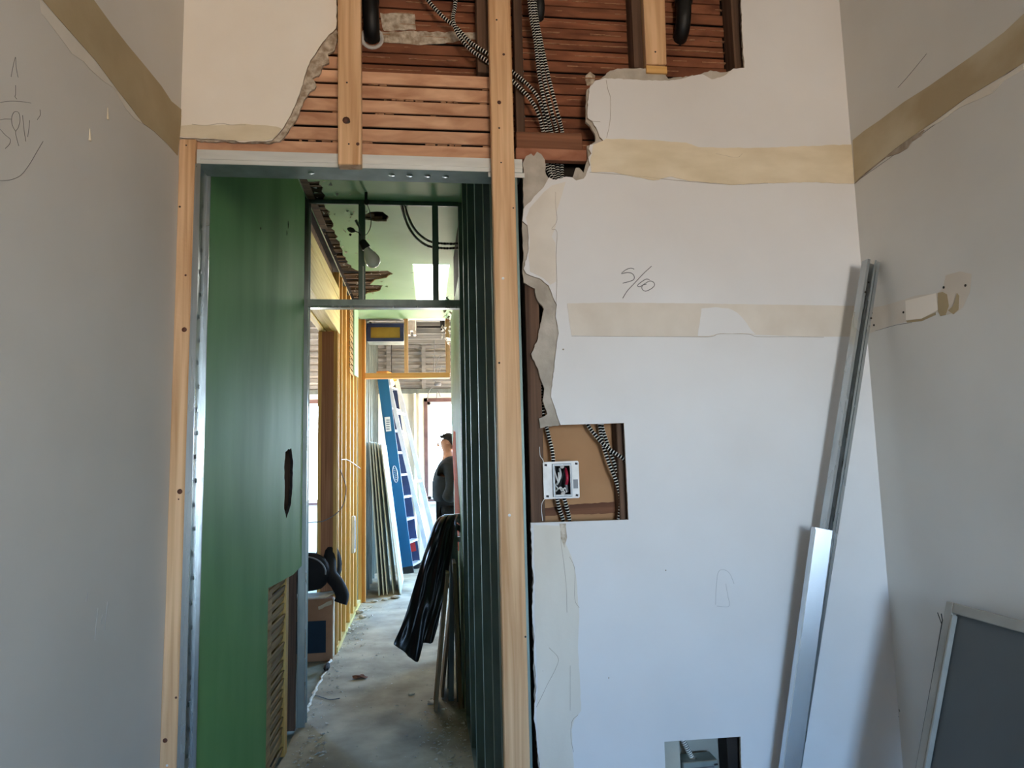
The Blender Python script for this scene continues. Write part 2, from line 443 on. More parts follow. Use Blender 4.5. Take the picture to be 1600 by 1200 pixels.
# green ceiling skin of the corridor with the torn strip, torn patches and the skylight opening
strip = [(500, 283), (506, 310), (515, 340), (523, 365), (531, 385), (540, 405), (549, 418), (562, 424), (606, 423), (614, 428), (604, 434), (586, 437),
         (578, 445), (598, 446), (591, 455), (574, 458), (566, 472), (541, 472), (536, 455), (510, 397), (485, 343), (458, 285)]
st3 = edge([atz(px, py, H1) for px, py in strip], 'z', 0.012, 0.05)
st3 = [V((max(p.x, XL + 0.004), p.y, p.z)) for p in st3]
pa = edge([atz(px, py, H1) for px, py in [(568, 336), (580, 331), (598, 331), (607, 338), (604, 346), (588, 346), (570, 343)]], 'z', 0.006, 0.03)
green_out = [V((XL, 2.1, H1)), V((0.34, 2.1, H1)), V((0.34, 7.5, H1)), V((XL, 7.5, H1))]
MB().slab([green_out, st3, pa], (0, 0, 0.012), 0, 1).build('ceiling_skin', ['green_ceil', 'raw'], ceiling)
# broken laths in the torn strip
lm = None
yy = 2.55
while yy < 6.9:
    x1 = atz(500, 286, H1).x + 0.02
    ln = random.uniform(0.30, 0.42) + (0.25 if yy > 5.2 else 0)
    if lm is None:
        o = MB().box(-0.5, 0.5, -0.018, 0.018, 0, 0.007).build('ceiling_lath', 'lath_dark', ceiling); lm = o.data
    else:
        o = bpy.data.objects.new('ceiling_lath', lm); COL.objects.link(o); o.parent = ceiling
    o.location = V((XL + 0.03 + ln / 2, yy, H1 + 0.016 + random.uniform(-.006, .004))) - ORG[ceiling.name]
    o.scale = (ln, 1, 1); o.rotation_euler = (random.uniform(-.25, .25), random.uniform(-.05, .05), random.uniform(-.06, .06))
    yy += 0.047
for xx, y0, y1 in ((-0.60, 2.4, 3.55), (-0.54, 2.4, 3.3), (-0.645, 2.4, 4.6)):
    MB().box(xx - 0.02, xx + 0.02, y0, y1, H1 - 0.004, H1 + 0.006).build('ceiling_batten', 'lath_dark', ceiling)
pm = MB()
for k in range(150):
    c = V((random.uniform(XL + .02, XL + 0.36), random.uniform(3.0, 6.6), H1 + random.uniform(-.012, .012)))
    r = random.uniform(.006, .02)
    pm.add([c + V((random.uniform(-r, r), random.uniform(-r, r), random.uniform(-r, r) * .6)) for _ in range(4)], [(0, 1, 2), (0, 2, 3), (0, 3, 1), (1, 3, 2)])
pm.build('torn_plaster_crumbs', 'dust', ceiling, kind='stuff')

# outer shell; its side openings are added, unseen, to daylight the far room
wo = MB().slab([[V((-3.3, 2.0, -.1)), V((-3.3, 10.5, -.1)), V((-3.3, 10.5, 3.4)), V((-3.3, 2.0, 3.4))], [V((-3.3, 8.3, .85)), V((-3.3, 9.8, .85)), V((-3.3, 9.8, 2.4)), V((-3.3, 8.3, 2.4))]], (-.1, 0, 0)).build('wall_outer_left', 'old_x', None, kind='structure')
MB().slab([[V((2.6, 2.0, -.1)), V((2.6, 10.5, -.1)), V((2.6, 10.5, 3.4)), V((2.6, 2.0, 3.4))], [V((2.6, 8.2, .8)), V((2.6, 9.6, .8)), V((2.6, 9.6, 2.4)), V((2.6, 8.2, 2.4))]], (.1, 0, 0)).build('wall_outer_right', 'farwall', None, kind='structure')
MB().box(-3.4, -.72, 2.0, 2.12, -0.1, 3.4).build('wall_side_room', 'old_x', None, kind='structure')
MB().box(1.44, 2.7, 2.0, 2.12, -0.1, 3.4).build('wall_side_room', 'old_x', None, kind='structure')
YF = 10.2
wz0, wz1 = at(690, 783, YF).z, at(690, 622, YF).z
wx0 = at(663, 700, YF).x
far = MB().slab([[V((-3.3, YF, 0)), V((2.6, YF, 0)), V((2.6, YF, 2.5)), V((-3.3, YF, 2.5))],
                 [V((wx0, YF, wz0)), V((wx0 + 0.98, YF, wz0)), V((wx0 + 0.98, YF, wz1)), V((wx0, YF, wz1))],
                 [V((-2.45, YF, wz0)), V((-1.36, YF, wz0)), V((-1.36, YF, wz1)), V((-2.45, YF, wz1))]], (0, 0.2, 0), 0).build('wall_far', 'farwall', None, kind='structure')
MB().box(-3.3, 2.6, YF + 0.05, YF + 0.2, 2.5, 3.4).build('wall_far_backing', 'deck', far)
# exposed battens on top of the far wall
z = 2.52
bmh = None
while z < 3.25:
    o = MB().box(-3.2, 2.5, YF + 0.0, YF + 0.045, z, z + 0.045).build('batten', 'batten', far)
    z += 0.098
MB().box(-3.2, 2.5, YF - 0.03, YF, 2.44, 2.50).build('rail_strip', 'metal_dull', far)
for px in (607, 662): 
    xx = at(px, 560, YF).x
    MB().box(xx - .03, xx + .03, YF - 0.02, YF + 0.0, 2.5, 3.25).build('upright_strip', 'batten', far)
xx = at(648, 700, YF).x
MB().tube([V((xx, YF - 0.025, 0)), V((xx, YF - 0.025, 2.44))], 0.022, 10).build('wall_pipe', 'farwall', far)
MB().box(xx + .06, wx0 - .02, YF - 0.02, YF, 0.0, 2.44).build('wall_pilaster', 'farwall', far)
# joists of the far ceiling
for k in range(6):
    y = 7.9 + k * 0.4
    MB().box(-3.2, 2.5, y, y + 0.045, 3.12, 3.28).build('joist', 'batten', ceiling)

def window(name, x0, x1, y, z0, z1, bars):
    b = MB()
    t = 0.05
    b.box(x0, x0 + t, y, y + 0.12, z0, z1).box(x1 - t, x1, y, y + 0.12, z0, z1).box(x0, x1, y, y + 0.12, z1 - t, z1).box(x0, x1, y - 0.02, y + 0.12, z0, z0 + 0.03)
    fr = b.build(name, 'winframe', None, kind='structure')
    b = MB(); t2 = 0.04; a0, a1, c0, c1 = x0 + t, x1 - t, z0 + 0.03, z1 - t
    b.box(a0, a0 + t2, y + .05, y + .09, c0, c1).box(a1 - t2, a1, y + .05, y + .09, c0, c1).box(a0, a1, y + .05, y + .09, c0, c0 + t2).box(a0, a1, y + .05, y + .09, c1 - t2, c1)
    if bars:
        zc = (c0 + c1) / 2; b.box(a0, a1, y + .05, y + .09, zc - .02, zc + .02)
    b.build('window_sash', 'sash', fr)
    MB().box(a0 + .01, a1 - .01, y + .068, y + .072, c0 + .01, c1 - .01).build('window_pane', 'glass', fr)
    return fr
window('window_1', wx0, wx0 + 0.98, YF - 0.01, wz0, wz1, False)
window('window_2', -2.45, -1.36, YF - 0.01, wz0, wz1, False)
MB().box(wx0 - .05, wx0 + 1.0, YF - 0.06, YF - 0.001, wz0 - 0.035, wz0).build('window_sill', 'farwall', far)
# luminous panel set flush in the corridor ceiling
lpn = thing('ceiling_light', V((.1, (sky[0].y + sky[3].y) / 2, H1 - .004)), 'bright white square light panel set in the green corridor ceiling', 'ceiling light')
MB().slab([lvl([sky[0], V((XR - .004, sky[0].y, 0)), V((XR - .004, sky[3].y, 0)), sky[3]], H1 - .003)], (0, 0, .003)).build('diffuser', 'panelglow', lpn)
q0 = [sky[0], V((XR - .002, sky[0].y, 0)), V((XR - .002, sky[3].y, 0)), sky[3]]
q1 = [q0[0] + V((.008, .008, 0)), q0[1] + V((-.004, .008, 0)), q0[2] + V((-.004, -.008, 0)), q0[3] + V((.008, -.008, 0))]
MB().slab([lvl(q0, H1 - .006), lvl(q1, H1 - .006)], (0, 0, .003)).build('panel_frame', 'sash', lpn)

# front room: window wall behind the viewer
rear = MB().slab([[V((-1.6, -2.55, 0)), V((1.6, -2.55, 0)), V((1.6, -2.55, 2.98)), V((-1.6, -2.55, 2.98))],
                  [V((0.18, -2.55, 0.9)), V((1.10, -2.55, 0.9)), V((1.10, -2.55, 2.0)), V((0.18, -2.55, 2.0))]], (0, -0.15, 0)).build('wall_front', 'wall_side', None, kind='structure')
window('window_3', 0.18, 1.10, -2.66, 0.9, 2.0, True)

# ================================================================== FRONT ROOM WALLS
# left wall: slightly out of square with the opening
K = 0.104
XC = -0.684
NL = V((1, -K, 0)).normalized()
def atl(px, py, off=0.0):
    r = ray(px, py); p0 = V((XC, YB, 0)) + NL * off
    t = (p0 - CAM).dot(NL) / r.dot(NL); return CAM + r * t
def xl(y): return XC - K * (YB - y)
ledge = [(287, -60), (287, 170), (280, 205), (278, 240), (279, 275), (277, 330), (276, 420), (275, 455), (272, 500), (271, 560), (268, 610), (266, 680), (264, 760), (261, 830), (262, 890), (258, 960), (255, 1000), (250, 1090), (248, 1160), (246, 1230)]
ep = [at(px, py, YB) for px, py in ledge]
ep = [V((xl(YB), YB, p.z)) + V((-K, -1, 0)).normalized() * max(0.0, (p.x - XC) * -1.0 if i > 1 else 0) for i, p in enumerate(ep)]
outl = [V((xl(-2.6), -2.6, 2.98)), V((XC, YB, 2.98))] + ep + [V((XC, YB - .01, 0)), V((xl(-2.6), -2.6, 0))]
wl = MB().slab([outl], -NL * 0.03, 0, 1).build('wall_left', ['wall_leftp', 'raw'], None, kind='structure')
MB().slab([[V((xl(-2.6) - .04, -2.6, 0)), V((xl(2) - .045, 2.09, 0)), V((xl(2) - .045, 2.09, 3)), V((xl(-2.6) - .04, -2.6, 3))]], (-0.05, 0, 0)).build('wall_left_backing', 'void', wl)
def onleft(name, pts, mat, th=0.0012, jit=0.002):
    lp = [atl(px, py) + NL * 0.0003 for px, py in pts]
    MB().slab([lp], NL * th).build(name, mat, wl)
onleft('bare_plaster_band', [(66, 0), (-300, -400), (-200, -398), (146, 0), (175, 40), (200, 72), (226, 103), (252, 135), (267, 158), (284, 172), (281, 205), (277, 243), (262, 226), (240, 205), (222, 192), (206, 170), (184, 142), (150, 96), (120, 62), (88, 26)], 'band_dark')
onleft('skim_patch', [(62, 0), (88, 28), (120, 64), (150, 98), (184, 144), (206, 172), (225, 195), (210, 186), (196, 170), (178, 138), (160, 126), (140, 108), (130, 96), (112, 84), (96, 62), (84, 46), (64, 20)], 'strip_side', 0.0008)
onleft('bare_plaster_band', [(284, 172), (290, 180), (289, 186), (282, 183)], 'band', 0.004)
def marks(fn, lines, r, mat, parent, name):
    for ln in lines:
        stroke([fn(px, py) for px, py in ln], r, mat, parent, name)
lt = lambda px, py: atl(px, py) + NL * 0.0004
marks(lt, [[(17, 120), (20, 104), (24, 89), (25, 105), (28, 121)], [(24, 133), (24, 148), (23, 151), (26, 155)],
           [(-4, 162), (6, 159), (20, 158), (36, 159), (48, 161)], [(-3, 188), (6, 186), (17, 186)], [(0, 202), (8, 211), (16, 218), (14, 226), (8, 232)],
           [(24, 205), (19, 196), (18, 184), (22, 175), (29, 176), (31, 188), (28, 200), (24, 206), (26, 217), (29, 228)],
           [(35, 180), (37, 200), (40, 221)], [(43, 214), (45, 200), (46, 188)], [(62, 171), (63, 179), (58, 187)],
           [(67, 221), (58, 236), (45, 258), (32, 274), (16, 281), (0, 282)]], 0.00045, 'pencil_soft', wl, 'pencil_mark')
marks(lt, [[(163, 985), (165, 965), (168, 940)], [(148, 1000), (150, 975), (153, 950)], [(157, 975), (160, 960)], [(134, 940), (137, 925)]], 0.0005, 'faint', wl, 'scratch')
for px, py in ((140, 211), (168, 178)):
    a, c = lt(px, py - 10), lt(px, py + 9)
    MB().tube([a, a.lerp(c, .5), c], [0.0006, 0.0022, 0.0035], 8).build('paint_drip', 'band', wl)

# right wall
WX = 1.385
prof = [(0, WX), (0.5, WX), (1.0, WX), (1.3, WX), (2.0, WX), (2.98, WX)]
ys = [-2.6, -1, 0, 0.8, 1.4, 1.7, 1.9, 2.02]
b = MB(); vs = []; nn = len(prof)
for y in ys:
    for z, xx in prof:
        f_ = max(0, min(1, (y - 0.3) / 1.7))
        vs.append((WX + (xx - WX) * f_ * f_ , y, z))
b.add(vs, [(i * nn + j, i * nn + j + 1, (i + 1) * nn + j + 1, (i + 1) * nn + j) for i in range(len(ys) - 1) for j in range(nn - 1)], 0, True)
b.box(WX + 0.004, WX + 0.06, -2.6, 2.1, 0, 2.98)
wr = b.build('wall_right', 'wall_side', None, kind='structure')
NR = V((-1, 0, 0))
ar = lambda px, py: atx(px, py, WX) + NR * 0.0004
def onright(name, pts, mat, th=0.0015):
    MB().slab([[atx(px, py, WX - 0.0002) for px, py in pts]], NR * th).build(name, mat, wr)
onright('bare_plaster_band', [(1333, 219), (1350, 205), (1375, 188), (1412, 160), (1450, 136), (1490, 108), (1530, 80), (1570, 50), (1600, 22), (2300, -484), (2300, -420), (1600, 98), (1560, 123), (1510, 153), (1460, 190), (1425, 214), (1400, 232), (1370, 256), (1345, 276), (1336, 286)], 'band_mid')
onright('skim_patch', [(1336, 287), (1345, 277), (1370, 257), (1400, 233), (1425, 215), (1445, 203), (1440, 212), (1425, 222), (1418, 232), (1404, 240), (1385, 246), (1365, 262), (1348, 276)], 'crack', 0.003)
onright('skim_patch', [(1445, 203), (1510, 155), (1560, 125), (1600, 100), (1600, 108), (1570, 126), (1550, 146), (1535, 153), (1500, 168), (1470, 190)], 'strip_side', 0.002)
onright('bare_plaster_band', [(1352, 482), (1380, 478), (1412, 468), (1430, 462), (1465, 458), (1474, 450), (1478, 430), (1500, 424), (1518, 428), (1516, 455), (1505, 480), (1495, 488), (1480, 492), (1462, 488), (1440, 500), (1418, 502), (1395, 508), (1370, 517), (1353, 523)], 'band_grey', 0.0005)
onright('bare_plaster_band', [(1415, 470), (1463, 458), (1466, 484), (1440, 498), (1416, 500)], 'cream', 0.0012)
onright('gouge', [(1466, 458), (1473, 456), (1480, 460), (1483, 478), (1478, 492), (1470, 494), (1466, 486)], 'band_dark', 0.0014)
onright('gouge', [(1416, 501), (1440, 498), (1462, 488), (1462, 492), (1440, 502), (1418, 504)], 'band_dark', 0.0010)
onright('gouge', [(1482, 485), (1490, 478), (1496, 458), (1499, 462), (1498, 484), (1490, 491)], 'band_dark', 0.0015)
for px, py in ((1475, 449), (1509, 446), (1412, 488), (1363, 489), (1366, 508), (1534, 108), (1507, 119), (1437, 167)):
    p = ar(px, py); MB().disc(p, NR, 0.0035, 0.0012).build('nail_hole', 'void', wr)
marks(ar, [[(1403, 137), (1420, 118), (1448, 84)], [(1336, 285), (1400, 240), (1470, 188), (1600, 97)], [(1368, 517), (1400, 508), (1425, 504)]], 0.0006, 'pencil', wr, 'scratch')
marks(ar, [[(1402, 1118), (1405, 1120)], [(1405, 1108), (1406, 1112)]], 0.001, 'pencil', wr, 'scratch')

# back wall: finish coat over base coat, broken edges, old bands
FY, TH = YB, 0.007
def A(pts, Y=YB): return [at(px, py, Y) for px, py in pts]
right_fin = [(1157, -60), (1158, 0), (1160, 60), (1163, 106), (1146, 107), (1130, 119), (1112, 124), (1098, 116), (1085, 118), (1060, 124), (1045, 126), (1000, 125), (945, 122), (930, 126), (922, 135), (918, 160), (918, 184), (926, 190), (934, 205), (937, 214),
             (944, 222), (932, 224), (922, 226), (920, 233), (924, 240), (919, 246), (922, 258), (917, 268), (912, 279), (900, 282), (894, 277), (884, 276), (868, 281), (858, 277),
             (849, 293), (825, 318), (818, 326), (816, 345), (824, 352), (826, 372), (825, 395), (818, 420), (822, 427), (845, 436), (857, 446), (865, 467), (870, 476), (868, 495), (873, 521), (870, 535), (867, 563), (863, 595), (861, 621), (868, 640), (876, 664),
             (975, 661), (982, 812), (829, 817), (830, 840), (832, 861), (831, 885), (834, 905), (832, 935), (832, 969), (835, 1000), (834, 1023), (838, 1073), (835, 1100), (834, 1124), (838, 1150), (839, 1162), (843, 1200), (846, 1250)]
hole2 = [(1038, 1159), (1157, 1151), (1160, 1262), (1042, 1266)]
rf = A(right_fin)
rf_keep = {54, 55, 56}
tail = [V((rf[-1].x, YB, 0)), V((WX + 0.02, YB, 0)), V((WX + 0.02, YB, 2.98)), V((rf[0].x, YB, 2.98))]
keep = set(i for i, p in enumerate(right_fin) if p in ((876, 664), (975, 661), (982, 812)))
loop = edge(rf + tail, 'y', 0.0016, 0.010, keep | {len(rf) - 1, len(rf), len(rf) + 1, len(rf) + 2, len(rf) + 3})
wb = MB().slab([loop, A(hole2)], (0, TH, 0), 0, 1).build('wall_back', ['wall', 'raw'], None, kind='structure')
# base coat behind it
right_base = [(1157, -60), (1163, 107), (1130, 113), (1110, 110), (1090, 117), (1044, 123), (1036, 113), (1020, 108), (1000, 106), (965, 107), (948, 114), (938, 124), (928, 128), (917, 140), (915, 165), (915, 190), (922, 196), (930, 210), (930, 222), (917, 228), (918, 250), (914, 262), (912, 270),
              (905, 262), (900, 262), (897, 272), (893, 280), (874, 284), (860, 284), (853, 272), (851, 249), (846, 241), (839, 237), (834, 244), (830, 240), (822, 244), (817, 254), (818, 330), (816, 350), (818, 400), (816, 425), (818, 441), (826, 446), (836, 451), (838, 465), (850, 483), (844, 511), (841, 528), (830, 553), (841, 577), (845, 593), (851, 607), (848, 626), (855, 647), (842, 654), (844, 669), (876, 664),
              (975, 661), (982, 812), (829, 817), (832, 900), (834, 1050), (838, 1150), (846, 1250)]
rb = A(right_base, YB + TH)
tail2 = [V((rb[-1].x, YB + TH, 0)), V((WX + 0.02, YB + TH, 0)), V((WX + 0.02, YB + TH, 2.98)), V((rb[0].x, YB + TH, 2.98))]
keep2 = set(i for i, p in enumerate(right_base) if p in ((876, 664), (975, 661), (982, 812)))
loop = edge(rb + tail2, 'y', 0.0022, 0.010, keep2 | set(range(len(rb) - 1, len(rb) + 4)))
MB().slab([loop, A(hole2, YB + TH)], (0, 0.010, 0), 0, 1).build('base_coat', ['base', 'raw'], wb)
# the piece over the door
left_fin = [(525, -60), (526, 20), (525, 44), (514, 54), (504, 66), (495, 80), (485, 94), (479, 110), (476, 119), (473, 132), (469, 143), (463, 160), (455, 178), (449, 188), (443, 199), (434, 210), (425, 219), (416, 221), (395, 221), (374, 222), (366, 219), (352, 219), (325, 217), (308, 216), (292, 216), (278, 214)]
lf = A(left_fin)
loop = edge(lf + [V((XC - .01, YB, lf[-1].z)), V((XC - .01, YB, 2.98)), V((lf[0].x, YB, 2.98))], 'y', 0.0014, 0.010, {len(lf) - 1, len(lf), len(lf) + 1, len(lf) + 2})
MB().slab([loop], (0, TH, 0), 0, 1).build('plaster_over_door', ['cream', 'raw'], wb)
left_base = [(526, -60), (527, 60), (523, 78), (512, 84), (514, 98), (504, 102), (498, 118), (488, 122), (494, 134), (482, 146), (473, 160), (467, 178), (458, 194), (450, 206), (436, 221), (424, 223), (400, 223), (290, 219)]
lb = A(left_base, YB + TH)
loop = edge(lb + [V((XC - .01, YB + TH, lb[-1].z)), V((XC - .01, YB + TH, 2.98)), V((lb[0].x, YB + TH, 2.98))], 'y', 0.003, 0.010, {len(lb) - 1, len(lb), len(lb) + 1, len(lb) + 2})
MB().slab([loop], (0, 0.008, 0), 0, 1).build('base_coat', ['raw', 'raw'], wb)
# bands and marks on the back wall
def onback(name, pts, mat, th=0.0014, jit=0.0015):
    lp = edge([at(px, py, YB - 0.0002) for px, py in pts], 'y', jit, 0.015)
    MB().slab([lp], (0, -th, 0)).build(name, mat, wb)
onback('bare_plaster_band', [(927, 226), (940, 221), (947, 217), (990, 218), (1030, 220), (1071, 223), (1090, 230), (1140, 231), (1200, 231), (1270, 228), (1332, 226), (1334, 287), (1270, 285), (1200, 286), (1142, 289), (1110, 286), (1076, 283), (1049, 276), (1021, 282), (985, 275), (958, 269), (924, 269), (922, 250), (925, 240)], 'band')
onback('bare_plaster_band', [(886, 474), (960, 473), (1080, 474), (1200, 476), (1339, 478), (1340, 526), (1260, 526), (1180, 523), (1168, 522), (1125, 522), (1110, 526), (1040, 526), (930, 525), (893, 524), (889, 500)], 'band_grey', 0.0009, 0.0004)
onback('skim_patch', [(1096, 482), (1118, 480), (1138, 482), (1152, 489), (1164, 502), (1172, 514), (1180, 522), (1168, 521), (1125, 521), (1108, 525), (1090, 525)], 'wall', 0.0016, 0.0008)
onback('bare_plaster_band', [(282, 197), (300, 195), (340, 196), (385, 194), (432, 198), (440, 201), (428, 216), (414, 220), (374, 220), (350, 218), (300, 215), (281, 213)], 'band', 0.0012)
onback('skim_patch', [(834, 820), (878, 822), (884, 850), (893, 870), (900, 900), (905, 960), (903, 1010), (906, 1060), (908, 1110), (897, 1125), (893, 1140), (895, 1180), (902, 1250), (850, 1250), (843, 1190), (838, 1120), (840, 1070), (837, 1010), (835, 960), (836, 900), (834, 860)], 'strip_side', 0.001, 0.001)
onback('skim_patch', [(822, 340), (828, 325), (850, 300), (862, 290), (884, 284), (878, 305), (870, 330), (868, 355), (862, 370), (868, 380), (869, 440), (860, 445), (848, 434), (828, 424), (826, 400), (828, 372)], 'band_pale', 0.0005, 0.0006)
bk = lambda px, py: at(px, py, YB - 0.0006)
# handwriting
marks(bk, [[(991, 420.5), (986, 419), (979, 421), (972, 426), (971, 428), (979, 426), (987, 427), (991, 432), (990, 437), (983, 440), (973, 442.5)],
           [(1018, 416), (1005, 428), (991, 443), (980, 455), (973, 466)],
           [(1015, 437), (1010, 436), (1003, 440), (996, 446), (1000, 448), (1008, 443), (1016, 439), (1022, 442), (1022, 447), (1016, 452), (1008, 455), (1003, 451), (1004, 446), (1010, 444)]], 0.0011, 'pencil', wb, 'pencil_mark')
marks(bk, [[(1118, 945), (1119, 920), (1122, 895), (1130, 890), (1140, 896), (1147, 912)], [(1120, 947), (1139, 947), (1137, 930), (1134, 912)]], 0.0006, 'faint', wb, 'pencil_mark')
marks(bk, [[(868, 300), (868, 320), (870, 345), (862, 358), (870, 362), (869, 400), (870, 440), (869, 475)],
           [(947, 125), (950, 140), (954, 155), (953, 190), (948, 215)], [(918, 185), (925, 189), (938, 190)],
           ], 0.0006, 'crack', wb, 'crack')
bk2 = lambda px, py: at(px, py, YB - 0.0012)
marks(bk2, [[(876, 822), (877, 850), (881, 880), (885, 920), (886, 957)], [(890, 870), (898, 890), (898, 935), (905, 950)],
           [(858, 1012), (872, 1028), (868, 1045), (855, 1070), (848, 1085), (838, 1105)], [(903, 1117), (894, 1127), (892, 1150), (896, 1175)], [(891, 1040), (891, 1110)],
           [(893, 525), (960, 525.5), (1060, 526), (1110, 526), (1125, 521.5), (1168, 522), (1185, 526), (1240, 526), (1287, 527)],
           [(300, 194), (320, 196), (345, 193), (360, 195), (384, 195)], [(1118, 240), (1150, 246), (1160, 240)], [(921, 269), (985, 274), (1060, 282), (1140, 288), (1200, 286)]], 0.0006, 'crack', wb, 'crack')
for px, py, r in ((1098, 488, .006), (1098, 507, .006), (1113, 488, .002), (848, 1048, .006), (951, 1059, .002), (1040, 891, .002), (880, 546, .003)):
    MB().lathe(at(px, py, YB + .001), (0, -1, 0), [(0, r), (0.002, r * .9), (0.0022, r * .3)], 8).build('plug_mark', 'crack', wb)
# small plaster lip at the hole's bottom
MB().slab([edge([at(px, py, YB - 0.0003) for px, py in [(874, 818), (884, 818), (886, 840), (882, 856), (876, 840)]], 'y', .001, .01)], (0, -0.002, 0)).build('plaster_drip', 'raw', wb)

# cavity: old studs, back laths, backing
YL = 2.092
def old_stud(px0, px1, y_top, y_bot, Y=2.02, mat='old_z', depth=0.07):
    p, q = at(px0, y_top, Y), at(px1, y_bot, Y)
    x0 = at(px0, (y_top + y_bot) / 2, Y).x; x1 = at(px1, (y_top + y_bot) / 2, Y).x
    return MB().box(x0, x1, Y, Y + depth, min(p.z, q.z), max(p.z, q.z)).build('old_stud', mat, wb, bevel=0.002)
old_stud(744, 762, -160, 113, 2.022)
old_stud(803, 816, -160, 246, 2.045, depth=0.04)
old_stud(985, 1003, -160, 106, 2.03)
old_stud(1143, 1172, -160, 200, 2.024)
o1 = MB().box(at(824, 600, 2.024).x, at(846, 600, 2.024).x, 2.024, 2.09, 0, at(830, 430, 2.024).z).build('old_stud', 'old_z', wb, bevel=0.002)
MB().box(at(965, 700, 2.03).x, at(990, 700, 2.03).x, 2.03, 2.09, 0, at(970, 300, 2.03).z).build('old_stud', 'old_z', wb, bevel=0.002)
MB().box(at(1030, 1180, 2.024).x, at(1063, 1180, 2.024).x, 2.024, 2.09, 0, at(1050, 900, 2.02).z).build('old_stud', 'greyback', wb, bevel=0.002)  # pale colour stands for this stud's lit face
MB().box(at(1137, 1180, 2.024).x, at(1170, 1180, 2.024).x, 2.024, 2.09, 0, at(1150, 900, 2.02).z).build('old_stud', 'void', wb, bevel=0.002)  # near-black: the hole's shade put into this stud's colour
# backing skins of the cavity
xa, xb = at(800, 300, YL).x, WX + .02
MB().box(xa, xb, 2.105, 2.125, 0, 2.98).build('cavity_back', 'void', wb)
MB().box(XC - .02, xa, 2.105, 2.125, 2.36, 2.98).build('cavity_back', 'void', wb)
MB().box(at(846, 740, YL).x, at(985, 740, YL).x, YL, YL + .008, at(900, 830, YL).z, at(900, 640, YL).z).build('tan_board', 'tan', wb)
MB().slab([edge([at(px, py, YL - .006) for px, py in [(846, 795), (880, 790), (930, 786), (966, 784), (966, 801), (930, 803), (846, 806)]], 'y', .001, .01)], (0, .005, 0)).build('cross_lath', 'old_x', wb)
MB().box(at(1058, 1180, YL).x, at(1140, 1180, YL).x, YL, YL + .008, at(1100, 1300, YL).z, at(1100, 1120, YL).z).build('grey_board', 'greyback', wb)
# back laths (shared mesh, varied lengths)
lmesh = None
zt = at(860, 300, YL).z
spans = [(-0.72, 0.205), (0.205, 1.02)]
ztop = 3.0
z = at(860, 253, YL).z
rows = 0
while z < ztop:
    for i, (x0, x1) in enumerate(spans):
        if z < at(700, 180, YL).z and i == 0:
            continue
        a = x0 + random.uniform(-.0, .03); c = x1 - random.uniform(0, .012)
        if lmesh is None:
            o = MB().box(-.5, .5, -.0035, .0035, -.0165, .0165).build('back_lath', 'lath_back', wb, bevel=0.0012); lmesh = o.data
        else:
            o = bpy.data.objects.new('back_lath', lmesh); COL.objects.link(o); o.parent = wb
        o.location = V(((a + c) / 2, YL - 0.0 + random.uniform(-.0015, .0015), z + random.uniform(-.0015, .0015))) - ORG[wb.name]
        o.scale = (c - a, 1, random.uniform(.96, 1.04)); o.rotation_euler = (random.uniform(-.06, .06), random.uniform(-.004, .004), 0)
    z += 0.0383; rows += 1
# plaster keys squeezed out between the back laths
kb = MB()
z = at(860, 253, YL).z + 0.0191
while z < ztop:
    xx = -0.70
    while xx < 1.02:
        ln = random.uniform(.015, .06)
        if random.random() < .85 and not (xx < 0.2 and z < at(700, 120, YL).z):
            h = random.uniform(.0016, .0034); y0 = YL - random.uniform(.003, .0075)
            kb.add([(xx, YL + .003, z - h), (xx + ln, YL + .003, z - h * random.uniform(.4, 1)), (xx + ln, YL + .003, z + h), (xx, YL + .003, z + h * .6),
                    (xx, y0, z - h * .8), (xx + ln, y0 + .001, z - h * .6), (xx + ln, y0, z + h * .3), (xx, y0 + .001, z + h * .2)],
                   [(4, 5, 6, 7), (0, 1, 5, 4), (1, 2, 6, 5), (2, 3, 7, 6), (3, 0, 4, 7)])
        xx += ln
    z += 0.0383
kb.build('plaster_keys', 'keys', wb, kind='stuff')
# plaster smears left on the laths near the first pipe
for pts in ([(594, 20), (648, 22), (650, 46), (600, 48), (596, 34)], [(590, 50), (640, 48), (690, 50), (745, 50), (745, 62), (700, 66), (660, 70), (600, 66)], [(915, 118), (922, 112), (930, 118), (928, 150), (918, 150)]):
    MB().slab([edge([at(px, py, YL - .005) for px, py in pts], 'y', .003, .012)], (0, .004, 0)).build('plaster_smear', 'raw', wb)
# front laths over the door, cut back where the plaster hangs on
YFL = 2.018
fl = [(225, 245), (202, 221), (179, 198), (157, 175.5), (135, 153.5), (113, 131)]
for k, (a, c) in enumerate(fl):
    z1 = at(600, a, YFL).z; z0 = at(600, c, YFL).z
    x1 = at(764, 180, YFL).x + random.uniform(0, .01); x0 = XC + .02
    b = MB().box(x0, x1, YFL, YFL + .008, z0, z1)
    o = b.build('front_lath', 'lath_front', wb, bevel=0.0012)
    o.rotation_euler = (random.uniform(-.04, .04), random.uniform(-.002, .002), 0)
for a, c in ((88, 106), (66, 83)):
    z1 = at(520, a, YFL).z; z0 = at(520, c, YFL).z
    MB().box(XC + .02, at(560, 90, YFL).x, YFL, YFL + .008, z0, z1).build('front_lath', 'lath_front', wb, bevel=0.0012)
kb = MB()
for k in range(len(fl) - 1):
    z = (at(600, fl[k][0], YFL).z + at(600, fl[k + 1][1], YFL).z) / 2
    xx = at(430, 200, YFL).x
    while xx < at(762, 200, YFL).x:
        ln = random.uniform(.008, .04)
        pr = (.75, .12, .5, .75, .3)[k] if k < 5 else .2
        if random.random() < pr * .5:
            h = random.uniform(.001, .003); y0 = YFL + random.uniform(-.003, .004)
            kb.box(xx, xx + ln * .8, y0, YFL + .012, z - h, z + h)
        xx += ln
kb.build('plaster_keys', 'keys', wb, kind='stuff')

